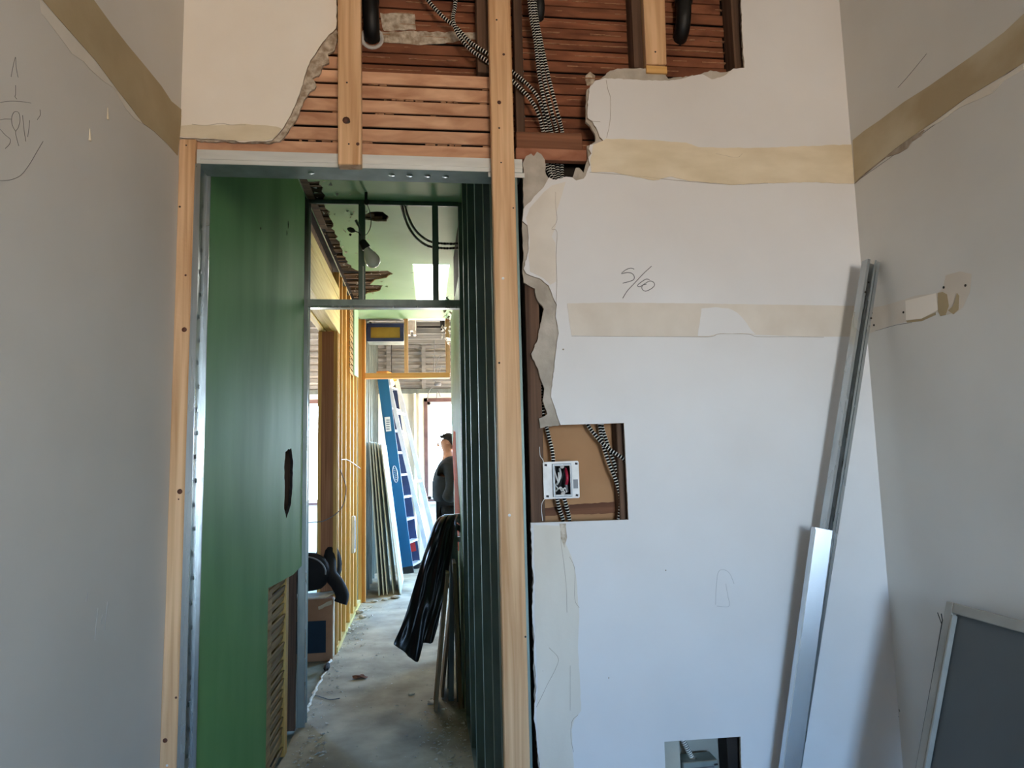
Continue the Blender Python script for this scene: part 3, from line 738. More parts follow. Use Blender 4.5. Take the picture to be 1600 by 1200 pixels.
# ================================================================== TIMBER STUDS IN THE FRONT ROOM
def knots(parent, Y, pts):
    parent = [c for c in parent.children if c.name.startswith('timber')][0]
    for px, py, r, mat in pts:
        p = at(px, py, Y)
        b = MB(); b.lathe(p + V((0, .001, 0)), (0, -1, 0), [(0, r), (.0014, r), (.0016, r * .2)], 10)
        b.build('knot' if mat == 'knot' else 'nail', mat, parent)
def stud_px(px, label, Y, depth, mat='pine_z'):
    """px: (top-left, top-right, y_top, bottom-left, bottom-right, y_bot) on the plane Y"""
    tl, tr, yt, bl, br, yb = px
    a, b_, c, d = at(tl, yt, Y), at(tr, yt, Y), at(br, yb, Y), at(bl, yb, Y)
    root = thing('wood_stud', V(((c.x + d.x) / 2, Y + depth / 2, min(c.z, d.z))), label, 'stud')
    MB().slab([[a, b_, c, d]], (0, depth, 0)).build('timber', mat, root, bevel=0.0025)
    return root
s = stud_px((278.5, 306, 217, 243, 274, 1240), 'pine stud edging the doorway, against the torn plaster of the grey side wall', YB + .002, 0.086)
sx = at(259, 1240, YB).x
MB().box(at(243, 1240, YB).x, at(274, 1240, YB).x, YB + .002, YB + .088, 0, at(259, 1239, YB).z).build('timber', 'pine_z', s)
knots(s, YB + .002, [(288, 515, .007, 'knot'), (281, 768, .007, 'knot'), (258, 1157, .006, 'knot'), (291, 227, .0022, 'nail'), (290, 430, .003, 'knot'), (281, 323, .003, 'nail'), (279, 780, .002, 'knot'), (261, 1196, .003, 'wire_white'), (275, 1090, .003, 'knot')])
YS = 1.958
s = stud_px((527.5, 563.5, -70, 528, 564.5, 257), 'short pine stud hanging over the doorway head, big knot near its lower end', YS, 0.038)
knots(s, YS, [(541, 188, .011, 'knot'), (544, 190, .006, 'nail'), (542, 129, .0028, 'nail'), (545, 225, .0026, 'nail'), (559, 225, .005, 'knot')])
s = stud_px((762, 795.5, -70, 789.8, 829.5, 1240), 'long pine stud running full height beside the doorway, two bright screws', YS, 0.038)
MB().box(at(790, 1240, YS).x, at(830, 1240, YS).x, YS, YS + .038, 0, at(800, 1239, YS).z).build('timber', 'pine_z', s)
knots(s, YS, [(776, 31, .003, 'nail'), (787, 85, .004, 'knot'), (780, 160, .006, 'knot'), (780, 200, .003, 'nail'), (783, 254, .0024, 'nail'), (802, 325, .0024, 'nail'), (780, 567, .003, 'nail'), (821, 995, .0028, 'nail'), (786, 435, .0042, 'wire_white'), (796, 805, .0042, 'wire_white')])
s = stud_px((1002, 1037, -70, 1010, 1042, 100), 'short pine stud among the dark red laths, ending above broken white plaster', 2.0, 0.03)
knots(s, 2.0, [(1024, 81, .003, 'nail')])
p0, p1 = at(1010, 104, 2.0), at(1042, 104, 2.0)
MB().box(p0.x, p1.x, 2.0, 2.03, p0.z - .02, p0.z + .004).build('end_block', 'pine_x', s)
# old board that the cables drop behind
bd = thing('dirty_board', at(860, 250, 2.03), 'dirty brown board across the wall cavity, armoured cables dropping behind it', 'board')
b = MB(); a, c = at(804, 209, 2.035), at(916, 252, 2.035)
b.box(a.x, c.x, 2.02, 2.045, at(860, 250, 2.02).z, at(860, 232, 2.02).z).build('front_board', 'lath_worn', bd, bevel=.002)
MB().box(a.x + .005, c.x - .01, 2.035, 2.060, at(860, 236, 2.04).z, at(860, 208, 2.04).z).build('upper_board', 'old_x', bd, bevel=.002)

# ================================================================== METAL DOOR LINING
md = thing('metal_door_frame', V((-.2, 2.045, 0)), 'galvanised metal channel lining the doorway head and sides', 'door frame')
zt1 = at(420, 236.5, YB).z; zt0 = at(420, 258, YB).z
x0, x1 = at(307, 250, YB).x, at(816, 250, YB).x
# head: inverted channel, flange in front
b = MB()
b.box(x0, x1, YB + .001, YB + .003, zt0 + .000, zt1)
b.box(x0, x1, YB + .090, YB + .092, zt0, zt1)
b.build('head_track', 'track_white', md)
soff = MB().box(x0, x1, YB + .003, YB + .092, zt0 - .001, zt0 + .001).build('soffit', 'metal_shaded', md)  # darker than the head: its dark reflection is in the colour
MB().box(x0 + .01, x1, YB - .002, YB + .001, zt0 + .012, zt0 + .016).build('flange_rib', 'track_white', md)
# dimpled ribs on the soffit
for px in (486, 612, 640, 668, 696):
    p = at(px, 268, YB + .045); p.z = zt0 - .0005
    MB().lathe(p, (0, 0, -1), [(0, .011), (.0015, .008), (.002, .002)], 8).build('dimple', 'metal', soff)
# side lining: C stud on the left
xj = at(307, 400, YB).x
def cstud_y(x_web, sgn, y0, y1, z0, z1, fl=.032, t=.0016):
    """upright C stud whose web faces along x"""
    b = MB()
    b.box(min(x_web, x_web + sgn * t), max(x_web, x_web + sgn * t), y0, y1, z0, z1)
    for ya, yb_ in ((y0, y0 + t), (y1 - t, y1)):
        b.box(min(x_web, x_web + sgn * fl), max(x_web, x_web + sgn * fl), ya, yb_, z0, z1)
    return b
jb = cstud_y(-.634, -1, YB + .004, YB + .092, 0, zt0, fl=.012)
jbo = jb.build('side_channel', 'metal', md)
MB().box(-.637, -.626, YB + .001, YB + .004, 0, zt0).build('corner_bead', 'metal', md)
MB().box(-.640, -.6245, YB + .088, YB + .094, 0, zt0).build('corner_bead', 'metal', md)
# embossed diamonds down the side channel
for k in range(30):
    zz = .25 + k * .066
    p = V((-.6325, YB + .048 + (.006 if k % 2 else -.004), zz))
    MB().lathe(p, (1, 0, 0), [(0, .009), (.0015, .006), (.0018, .001)], 4).build('emboss', 'metal', jbo)
cstud_y(.268, 1, YB + .006, YB + .092, 0, zt0, fl=.02).build('side_channel', 'metal_shaded', md)
MB().box(.2, .31, YB + .001, YB + .004, zt0 - .016, zt0 - .002).build('head_clip', 'track_white', md)

# ================================================================== PIPES
def pipe(px0, py0, px1, py1, label, Y, r, ring=True):
    a = at(px0, py0, Y); c = at(px1, py1, Y)
    root = thing('iron_pipe', V((c.x, Y, c.z)), label, 'pipe')
    b = MB(); b.tube([V((a.x, Y, 3.0)), a, a.lerp(c, .4)], r * .8, 14); b.build('riser', 'black', root)
    b = MB(); m_ = a.lerp(c, .35)
    pts = spline([m_, c + V((0, 0, r * 1.6)), c + V((0, r * .9, r * .2)), V((c.x, YL + .02, c.z - r * .3))], .006)
    b.tube(pts, r, 14); b.build('elbow', 'black', root)
    b = MB(); b.lathe(m_ + V((0, 0, r * .5)), (0, 0, -1), [(0, r), (.002, r * 1.18), (r * .7, r * 1.18), (r * .75, r)], 14); b.build('collar', 'black', root)
    if ring:
        b = MB(); c2 = V((c.x, YL - .006, c.z - r * .3)); n = 20
        vs = []
        for k in range(n):
            t = 2 * math.pi * k / n
            for rr, yy in ((r * 1.02, 0), (r * 1.45, -.002), (r * 1.5, .006), (r * 1.02, .006)):
                vs.append(c2 + V((math.cos(t) * rr, yy, math.sin(t) * rr)))
        b.add(vs, [(i * 4 + j, i * 4 + (j + 1) % 4, ((i + 1) % n) * 4 + (j + 1) % 4, ((i + 1) % n) * 4 + j) for i in range(n) for j in range(4)], 0, True)
        b.build('escutcheon', 'ring', root)
    return root
pipe(577, -20, 580, 45, 'black iron pipe elbow with a pale ring, next to the short hanging stud', 2.05, .025)
pipe(1068, -20, 1069, 46, 'black iron pipe elbow in the corner recess beside the short upper stud', 2.05, .025, False)
pipe(838, -40, 843, 22, 'black iron pipe elbow behind the bundle of armoured cables', 2.072, .018, False)

# ================================================================== ARMOURED CABLES
def P(lst): return [at(px, py, Y) for px, py, Y in lst]
catcable('armored_cable', P([(640, -40, 2.03), (668, 0, 2.03), (692, 26, 2.025), (712, 42, 2.02), (735, 66, 2.012), (762, 84, 2.006), (800, 112, 2.03), (830, 138, 2.03), (846, 165, 2.035), (856, 215, 2.07), (860, 262, 2.07), (866, 285, 2.06)]), 'armoured cable sweeping diagonally down behind the long stud, upper of the crossing pair')
catcable('armored_cable', P([(714, -40, 2.03), (711, 8, 2.03), (708, 30, 2.02), (716, 54, 2.01), (736, 78, 2.004), (762, 96, 2.0), (800, 126, 2.02), (826, 152, 2.025), (842, 180, 2.03), (850, 215, 2.07), (855, 262, 2.062), (868, 285, 2.05)]), 'armoured cable hanging straight then bending across to the long stud, lower of the crossing pair')
for i, (dx, dy, lab) in enumerate(((-5, 2.010, 'innermost armoured cable of the bundle, nearest the long stud'), (2, 2.000, 'middle armoured cable of the upright bundle above the dirty board'), (9, 2.010, 'outermost armoured cable of the bundle, nearest the short upper stud'))):
    catcable('armored_cable', P([(826 + dx * .5, -40, dy), (832 + dx * .6, 20, dy), (839 + dx * .6, 60, dy), (848 + dx, 120, dy), (860 + dx * 1.2, 175, 2.025), (868 + dx * 1.2, 210, 2.07), (869 + dx, 260, 2.065), (872 + dx * .8, 285, 2.055)]), lab, 'bundle of armoured cables')
# cables in the square cut-out
catcable('armored_cable', P([(838, 560, 2.055), (843, 600, 2.05), (848, 640, 2.05), (857, 680, 2.055), (863, 705, 2.05), (865, 726, 2.045)]), 'armoured cable running down into the top of the open junction box')
catcable('armored_cable', P([(870, 776, 2.04), (874, 795, 2.05), (880, 815, 2.06), (884, 860, 2.06), (884, 1000, 2.06)]), 'armoured cable leaving the junction box underside, nearer the old stud')
catcable('armored_cable', P([(881, 776, 2.04), (886, 795, 2.05), (890, 815, 2.06), (893, 860, 2.06), (893, 1000, 2.06)]), 'armoured cable leaving the junction box underside, nearer the hole centre')
catcable('armored_cable', P([(905, 600, 2.06), (915, 655, 2.055), (932, 682, 2.04), (950, 700, 2.03), (975, 717, 2.03), (990, 726, 2.05)]), 'armoured cable slanting to the far edge of the square hole, crossing the others')
catcable('armored_cable', P([(930, 600, 2.06), (936, 655, 2.06), (941, 690, 2.05), (952, 725, 2.04), (964, 755, 2.04), (970, 780, 2.04), (968, 805, 2.045), (964, 830, 2.05), (962, 900, 2.05)]), 'armoured cable curving down the side of the square hole, inner one')
catcable('armored_cable', P([(937, 600, 2.065), (940, 660, 2.07), (948, 690, 2.065), (960, 725, 2.055), (970, 752, 2.05), (977, 785, 2.05), (976, 810, 2.05), (972, 840, 2.05), (970, 900, 2.05)]), 'armoured cable curving down the side of the square hole, outer one')
# thin ties by the junction box
wz = thing('tie_wire', at(846, 760, 2.02), 'thin pale wire holding the junction box against the old stud', 'wire')
MB().tube(spline(P([(843, 698, 2.02), (844, 712, 2.02), (848, 718, 2.018), (850, 724, 2.016)]), .004), .0011, 6).build('wire_upper', 'wire_white', wz)
MB().tube(spline(P([(852, 778, 2.016), (847, 786, 2.018), (846, 796, 2.02), (848, 814, 2.02)]), .004), .0011, 6).build('wire_lower', 'wire_white', wz)

# ================================================================== JUNCTION BOX (open, wires inside)
jx = thing('junction_box', at(878, 779, 2.0), 'open white metal junction box with a grey ring and tangled wires, in the square hole', 'junction box')
YJ = 2.006
c4 = [at(848, 722, YJ), at(904, 720, YJ), at(906, 778, YJ), at(850, 780, YJ)]
def lerp4(u, v): return c4[0].lerp(c4[1], u).lerp(c4[3].lerp(c4[2], u), v)
ro = [lerp4(u, v) for u, v in ((.25, .06), (.78, .06), (.78, .95), (.25, .95))]
ri = [lerp4(u, v) for u, v in ((.31, .12), (.73, .12), (.73, .89), (.31, .89))]
outer = []
for u, v in ((.03, 0), (.97, 0), (1, .03), (1, .97), (.97, 1), (.03, 1), (0, .97), (0, .03)): outer.append(lerp4(u, v))
MB().slab([outer, ro], (0, .003, 0)).build('cover_plate', 'boxwhite', jx)
MB().slab([ro, ri], (0, -.008, 0)).build('device_ring', 'boxgrey', jx, bevel=.001)
dring = [c for c in jx.children if c.name.startswith('device_ring')][0]; cplate = [c for c in jx.children if c.name.startswith('cover_plate')][0]
off = V((0, -.009, 0))
r2 = [lerp4(u, v) for u, v in ((.295, .10), (.745, .10), (.745, .91), (.295, .91))]
MB().slab([[p + off for p in r2], [p + off for p in ri]], (0, -.0015, 0)).build('ring_lip', 'ring', dring)
b = MB()
bx = [lerp4(u, v) for u, v in ((.04, .03), (.96, .03), (.96, .97), (.04, .97))]
back = V((0, .05, 0)); n = 4
b.add([p + V((0, .003, 0)) for p in bx] + [p + back for p in bx], [(i, (i + 1) % 4, 4 + (i + 1) % 4, 4 + i) for i in range(4)] + [(4, 5, 6, 7)], 0)
b.build('box_body', 'boxdark', jx)
for v in (.12, .89):
    MB().lathe(lerp4(.52, v + (.02 if v < .5 else -.02)) + V((0, -.006, 0)), (0, -1, 0), [(0, .006), (.002, .006), (.0022, .002)], 10).build('ring_ear', 'ring', dring)
for u, v in ((.08, .08), (.93, .07), (.10, .92), (.92, .92)):
    MB().bar(lerp4(u - .035, v - .0) + V((0, -.001, 0)), lerp4(u + .035, v + .01) + V((0, -.001, 0)), .006, .002, (0, 0, 1)).build('screw_slot', 'boxdark', cplate)
MB().slab([[lerp4(u, v) + V((0, -.0004, 0)) for u, v in ((.83, .5), (.96, .5), (.96, .74), (.83, .74))]], (0, -.0006, 0)).build('label_patch', 'wire_grey', cplate)
def wire(pts, r, mat):
    b = MB(); b.tube(spline([lerp4(u, v) + V((0, d, 0)) for u, v, d in pts], .003), r, 7); b.build('wire', mat, jx)
wire([(.66, .2, .02), (.66, .35, .0), (.66, .5, -.002), (.65, .62, .006)], .0045, 'wire_red')
wire([(.64, .62, .006), (.66, .74, .008), (.69, .82, .02)], .004, 'wire_grey')
wire([(.34, .2, .02), (.38, .45, .004), (.43, .55, .002), (.45, .3, .01)], .0025, 'wire_white')
wire([(.5, .2, .02), (.5, .35, .006), (.46, .5, .006), (.4, .62, .016)], .003, 'wire_white')
wire([(.62, .18, .01), (.54, .4, .0), (.46, .6, .006), (.40, .82, .02)], .0022, 'wire_black')
wire([(.36, .8, .012), (.45, .72, .004), (.52, .8, .01), (.6, .72, .004), (.66, .84, .012)], .0022, 'wire_white')
wire([(.34, .62, .012), (.42, .74, .006), (.5, .7, .012), (.62, .86, .008)], .002, 'wire_white')
wire([(.37, .24, .02), (.41, .5, .01), (.46, .24, .015)], .0018, 'wire_black')

# grey outlet box in the lower cut-out
ob = thing('outlet_box', at(1095, 1262, 2.03), 'grey metal outlet box with a conduit stub, inside the small cut-out near the floor', 'outlet box')
YO = 2.012
g4 = [at(1067, 1192, YO), at(1122, 1187, YO), at(1125, 1262, YO), at(1070, 1266, YO)]
MB().slab([g4], (0, .06, 0)).build('box_body', 'metal_dull', ob, bevel=.002)
gi = [g4[0].lerp(g4[2], .12), g4[1].lerp(g4[3], .12), g4[2].lerp(g4[0], .12), g4[3].lerp(g4[1], .12)]
MB().slab([[p + V((0, -.0002, 0)) for p in gi]], (0, -.002, 0)).build('raised_cover', 'boxgrey', ob, bevel=.001)
p = g4[1] + V((-.008, -.003, -.012))
MB().bar(p + V((-.005, 0, 0)), p + V((.005, 0, .001)), .004, .002, (0, 0, 1)).build('screw_slot', 'boxdark', ob)
MB().lathe(at(1083, 1190, 2.04) + V((0, 0, -.002)), (0, 0, 1), [(0, .011), (.014, .011), (.015, .008)], 12).build('connector', 'metal', ob)
catcable('armored_cable', P([(1050, 1120, 2.055), (1064, 1150, 2.045), (1074, 1170, 2.04), (1083, 1188, 2.04)]), 'armoured cable stub dropping into the grey outlet box near the floor', R=.0075, dark=.0015, bright=.004)

# ================================================================== LEANING METAL AND PANEL IN THE FRONT ROOM
def c_profile(w, d, lip, t):
    """open C: web at v=0, legs to v=-d"""
    return [(-w / 2, 0), (w / 2, 0), (w / 2, -d), (w / 2 - lip, -d), (w / 2 - lip, -d + t), (w / 2 - t, -d + t), (w / 2 - t, -t), (-w / 2 + t, -t), (-w / 2 + t, -d + t), (-w / 2 + lip, -d + t), (-w / 2 + lip, -d), (-w / 2, -d)]
top = at(1356, 411, 1.925)
bot = at(1230, 1210, 1.958)
d = (bot - top).normalized()
foot = bot + d * (bot.z / -d.z)
lm_ = thing('metal_stud', foot, 'long galvanised stud leaning in the corner, its upper end by the scarred patch', 'metal stud')
b = MB(); b.profile(top, foot, [(u, -v) for u, v in c_profile(.041, .03, .009, .0018)], (1, 0, 0)); b.build('channel', 'metal', lm_)
b = MB(); mid = top.lerp(foot, .0)
b.profile(top + V((.005, -.0315, 0)), foot + V((.005, -.0315, 0)), [(-.003, 0), (.003, 0), (.002, -.002), (-.002, -.002)], (1, 0, 0)); b.build('lip_rib', 'metal', lm_)
for t_, dx in ((.035, -.008), (.05, -.014), (.09, .018)):
    p = top.lerp(foot, t_) + V((dx, -.0325, 0)); MB().disc(p, (0, -1, 0), .003, .001).build('punch_hole', 'void', lm_)
t2 = at(1285, 826, 1.902); b2 = at(1234, 1205, 1.922)
d2 = (b2 - t2).normalized(); f2 = b2 + d2 * (b2.z / -d2.z)
lt_ = thing('metal_track', f2, 'shorter bright steel track leaning in front of the long galvanised stud', 'metal track')
w2 = .048
b = MB(); b.profile(t2, f2, [(u, -v) for u, v in [(-w2 / 2, -.012), (w2 / 2, -.012), (w2 / 2, .020), (w2 / 2 - .0016, .020), (w2 / 2 - .0016, -.0104), (-w2 / 2 + .0016, -.0104), (-w2 / 2 + .0016, .020), (-w2 / 2, .020)]], (.978, -.208, 0)); b.build('channel', 'track_face', lt_)
MB().bar(t2 + V((-.0255, -.0075, 0)), f2 + V((-.0255, -.0075, 0)), .002, .002).build('rolled_edge', 'track_white', lt_)

PX_ = 1.345
ta = atx(1490, 942, PX_); yA = ta.y
lo_ = at(1443, 1200, yA)
slope = (lo_.x - ta.x) / (lo_.z - ta.z)
pf = V((ta.x - slope * ta.z, yA, 0))
pn = thing('framed_panel', pf + V((0, -.35, 0)), 'dark grey panel in a pale frame leaning on the side wall near the floor', 'panel')
dirv = (ta - pf).normalized(); LEN = .75; yv = V((0, -1, 0)); nv = dirv.cross(yv).normalized()
if nv.x > 0: nv = -nv
def pnp(s_, t_, o_=0): return pf + dirv * s_ + yv * t_ + nv * o_
hh = (ta - pf).length; fw = .026
def fslab(s0, s1, t0, t1, o0, o1, name, mat, bev=0.0):
    MB().slab([[pnp(s0, t0, o0), pnp(s1, t0, o0), pnp(s1, t1, o0), pnp(s0, t1, o0)]], nv * (o1 - o0)).build(name, mat, pn, bevel=bev)
fslab(0, hh, 0, fw, 0, .022, 'frame_side', 'frame_light', .002)
fslab(0, hh, LEN - fw, LEN, 0, .022, 'frame_side', 'frame_light', .002)
fslab(hh - fw, hh, fw, LEN - fw, 0, .022, 'frame_top', 'frame_light', .002)
fslab(0, fw, fw, LEN - fw, 0, .022, 'frame_bottom', 'frame_light', .002)
fslab(0, hh - fw - .004, fw + .002, fw + .008, .010, .024, 'inner_bead', 'frame_light', .001)
fslab(fw, hh - fw, fw, LEN - fw, .002, .008, 'panel_face', 'panelgrey')
tw = thing('twig_gap_shadow', pnp(hh * .5, -.006, .02), 'dark line for the shadow gap, with a forked twig tip, beside the grey framed panel', 'wire')
MB().tube(spline([pnp(0, -.010, .012), pnp(hh * .5, -.009, .012), pnp(hh - .05, -.012, .012), pnp(hh - .035, -.010, .02)], .02), .0013, 6).build('gap_shadow', 'wire_black', tw)  # dark tube drawn for the shadow gap beside the frame
MB().tube([pnp(hh - .06, -.012, .012), pnp(hh - .035, -.028, .016)], .0012, 6).build('fork', 'wire_black', tw)

# ================================================================== CORRIDOR: left green wall
YW0, YW1 = 2.096, 4.03
zn = atx(419, 919, XL); zn2 = atx(458, 898, XL)
glp = [V((XL, YW0, 0)), V((XL, zn.y, 0)), zn, atx(436, 910, XL), zn2, V((XL, YW1, zn2.z + .01)), V((XL, YW1, H1)), V((XL, YW0, H1))]
slot = [atx(px, py, XL) for px, py in [(446, 706), (455, 700), (458, 720), (457, 760), (454, 790), (447, 810), (444, 795), (445, 760), (444, 730)]]
slot = edge(slot, 'x', .006, .02)
wg = MB().slab([glp, slot], (-.014, 0, 0), 0, 1).build('wall_corridor_left', ['green', 'void'], None, kind='structure')  # cut edges near-black: the slot's shade painted on
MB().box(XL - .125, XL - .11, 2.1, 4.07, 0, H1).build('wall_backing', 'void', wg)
MB().box(XL - .125, XL - .03, 4.035, 4.07, 0, H1).build('stud', 'old_z', wg)  # end block added to stop far window light behind the wall
MB().box(XL - .06, XL - .02, slot[3].y - .1, slot[3].y + .0, slot[0].z - .40, slot[0].z + .02).build('latch_plate', 'void', wg)  # plate blackened so the slot stays in shade
# what shows in the cut-out: studs and laths
MB().box(XL - .1, XL - .016, zn.y - .01, zn.y + .05, 0, zn.z + .1).build('stud', 'yellow_z', wg)
MB().box(XL - .1, XL - .017, zn.y + .50, zn.y + .56, 0, zn.z + .1).build('stud', 'yellow_z', wg)
MB().box(XL - .03, XL - .022, zn.y + .05, zn.y + .19, 0, zn.z + .1).build('board', 'lath_side', wg)
zz = .02; lmm = None
while zz < zn.z + .08:
    if lmm is None:
        o = MB().box(-.004, .004, -.19, .19, -.017, .017).build('lath', 'lath_side', wg); lmm = o.data
    else:
        o = bpy.data.objects.new('lath', lmm); COL.objects.link(o); o.parent = wg
    o.location = V((XL - .034 + random.uniform(-.004, .004), zn.y + .31, zz)) - ORG[wg.name]; o.rotation_euler = (random.uniform(-.03, .03), random.uniform(.05, .3), 0)
    zz += .045
ra = random.Random(3)
for px, py, h in ((450, 345, 12), (448, 360, 8), (407, 355, 4)):
    a, c = atx(px, py, XL) + V((.0004, 0, 0)), atx(px, py + h, XL) + V((.0004, 0, 0))
    MB().tube([a, a.lerp(c, .5), c], [.001, .003, .001], 6).build('scuff', 'void', wg)

# ================================================================== metal frame across the corridor
YM = 4.08
mf = thing('stud_partition', V((-.2, YM, 0)), 'metal stud frame with a doorway in it, standing across the green corridor', 'frame')
ht, hb = at(600, 468, YM).z, at(600, 480, YM).z
xl0, xl1 = at(467, 700, YM).x, at(480, 700, YM).x
b = MB(); b.box(xl0 + .001, xl0 + .003, YM, YM + .07, 0, H1 - .002).box(xl0, xl1, YM, YM + .0016, 0, H1 - .002).box(xl0, xl1, YM + .068, YM + .07, 0, H1 - .002)
b.build('post', 'metal_dull', mf)
MB().box(xl1 - .003, xl1 + .001, YM - .001, YM + .006, 0, hb).build('post_edge', 'metal', mf)
MB().box(xl0 + .005, xl1 - .004, YM - .004, YM - .001, 0, ht).build('post_rib', 'metal_dull', mf)
xr0 = at(722, 700, YM).x
b = MB(); b.box(xr0, xr0 + .05, YM, YM + .002, 0, H1 - .002).box(xr0, xr0 + .002, YM, YM + .07, 0, H1 - .002); b.build('post', 'metal_shaded', mf)
b = MB(); b.box(xl1, xr0, YM, YM + .002, hb, ht).box(xl1, xr0, YM, YM + .07, hb, hb + .002).box(xl1, xr0, YM + .068, YM + .07, hb, ht); b.build('header', 'metal_dull', mf)
MB().box(xl1, xr0, YM - .0025, YM, hb - .004, hb + .008).build('header_lip', 'metal', mf)
tb = at(600, 320, YM).z
b = MB(); b.box(xl1, xr0, YM, YM + .002, tb, H1 + .0).box(xl1, xr0, YM, YM + .07, H1 - .004, H1 - .001); b.build('top_track', 'metal_shaded', mf)
for p0_, p1_ in ((560, 569.5), (676, 685.5)):
    x0, x1 = at(p0_, 400, YM).x, at(p1_, 400, YM).x
    b = MB(); b.box(x0, x1, YM + .003, YM + .005, ht, tb + .02).box(x0, x0 + .002, YM + .003, YM + .065, ht, tb + .02).box(x0, x1, YM + .063, YM + .065, ht, tb + .02)
    b.build('upper_post', 'metal_shaded', mf)
x0 = at(567.5, 440, YM).x
MB().box(x0 - .003, x0 + .003, YM - .0005, YM + .003, ht, at(567, 416, YM).z).build('bright_edge', 'track_white', mf)

# right side: row of metal studs with a dark board added behind to block light
wrr = MB().box(XR + .098, XR + .115, 2.1, 5.6, 0, H1).build('wall_corridor_right', 'metal_shaded', None, kind='structure')
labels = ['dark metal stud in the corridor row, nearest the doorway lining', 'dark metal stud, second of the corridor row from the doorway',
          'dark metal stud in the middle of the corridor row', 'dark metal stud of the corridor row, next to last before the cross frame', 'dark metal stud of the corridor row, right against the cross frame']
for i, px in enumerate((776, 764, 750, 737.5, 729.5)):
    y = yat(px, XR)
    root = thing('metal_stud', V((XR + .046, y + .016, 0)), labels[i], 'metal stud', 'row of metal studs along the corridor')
    b = MB(); b.box(XR, XR + .092, y, y + .0016, 0, H1 - .01); web = b.build('web', 'metal_shaded', root)
    b = MB(); b.box(XR, XR + .0016, y + .0016, y + .034, 0, H1 - .01).box(XR + .0016, XR + .009, y + .0325, y + .034, 0, H1 - .01); b.build('flange', 'metal_shaded', root)
    b = MB(); b.box(XR + .0904, XR + .092, y + .0016, y + .034, 0, H1 - .01); b.build('flange', 'metal_shaded', root)
    for zz in (.9, 1.5, 2.1):
        MB().bar(V((XR + .046, y - .0008, zz - .04)), V((XR + .046, y - .0008, zz + .04)), .03, .001).build('punchout', 'void', web)
MB().box(XR - .002, XR + .096, 2.1, 4.08, 0, .003).build('bottom_track', 'metal_shaded', wrr)
# pale green length of wall beyond the frame, its broken end showing orange undercoat
YE = yat(708.5, XR)
pts = [V((XR, YM + .075, 0)), V((XR, YE, 0))]
for py, px in ((960, 711), (860, 709), (800, 709.5), (770, 708.8), (740, 709.2), (715, 707.6), (690, 706.4), (660, 705.2), (600, 705), (540, 704.6), (500, 704)):
    pts.append(atx(px, py, XR))
zt_ = pts[-1].z
pts += [V((XR, YM + .075, zt_))]
lp = edge(pts, 'x', .012, .05, {0, len(pts) - 1, len(pts) - 2})
MB().slab([lp], (.012, 0, 0), 0, 1).build('mint_board', ['mint', 'raw'], wrr)
oj = [(709, 672), (707, 700), (708.5, 730), (710, 760), (711, 800), (712, 860), (717, 860), (718.5, 800), (717.5, 780), (716, 760), (714.5, 735), (712.5, 705), (711.5, 675)]
MB().slab([edge([atx(px, py, XR - .0004) for px, py in oj], 'x', .008, .05)], (-.0012, 0, 0)).build('orange_patch', 'orange', wrr)
ge = thing('metal_post', V((XR + .04, YE + .2, 0)), 'grey steel post at the broken end of the pale green wall', 'post')
pxx = yat(705, XR)
ya = pts[6].y + .05
MB().box(XR + .004, XR + .06, ya, ya + .05, 0, at(704, 690, ya).z + .8).build('post_body', 'metal_shaded', ge)
torn = MB()
for k in range(60):
    c = V((XR + random.uniform(-.05, .05), random.uniform(4.6, 6.6), zt_ + random.uniform(.0, .07))); r = random.uniform(.01, .03)
    torn.add([c + V((random.uniform(-r, r), random.uniform(-r, r), random.uniform(-r, r))) for _ in range(4)], [(0, 1, 2), (0, 2, 3), (0, 3, 1), (1, 3, 2)])
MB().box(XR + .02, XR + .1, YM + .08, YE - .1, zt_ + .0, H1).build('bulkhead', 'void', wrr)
torn.build('torn_plaster_crumbs', 'dust', wrr, kind='stuff')

# ================================================================== LEFT SIDE BEYOND THE FRAME: stripped timber wall
XT = -0.665
wt = structure('wall_timber_left', (XT, 6.6, 0))
YJm = yat(528, XT)
zh0, zh1 = at(532, 518, YJm).z, at(532, 466, YJm).z
# header over the side opening (three timbers)
hd = thing('timber_header', V((XT - .06, 4.9, zh0)), 'pale timber header over the side opening beyond the metal frame', 'beam')
MB().box(XT - .05, XT, YM + .075, YJm + .1, zh0, zh1).build('face_board', 'yellow_y', hd, bevel=.003)
MB().box(XT - .10, XT - .055, YM + .075, YJm + .1, zh0 + .012, zh1 - .01).build('inner_board', 'yellow_y', hd, bevel=.003)
MB().box(XT - .15, XT - .105, YM + .075, YJm + .1, zh0, zh1 - .02).build('back_board', 'yellow_y', hd, bevel=.003)
MB().box(XT - .03, XT - .005, YM + .075, YJm + .1, zh1 + .02, zh1 + .10).build('ledger', 'yellow_y', hd, bevel=.003)
MB().box(XT - .15, XT - .06, YM + .075, YJm + .1, zh1 + .03, H1 + .03).build('upper_infill', 'lath_dark', hd)
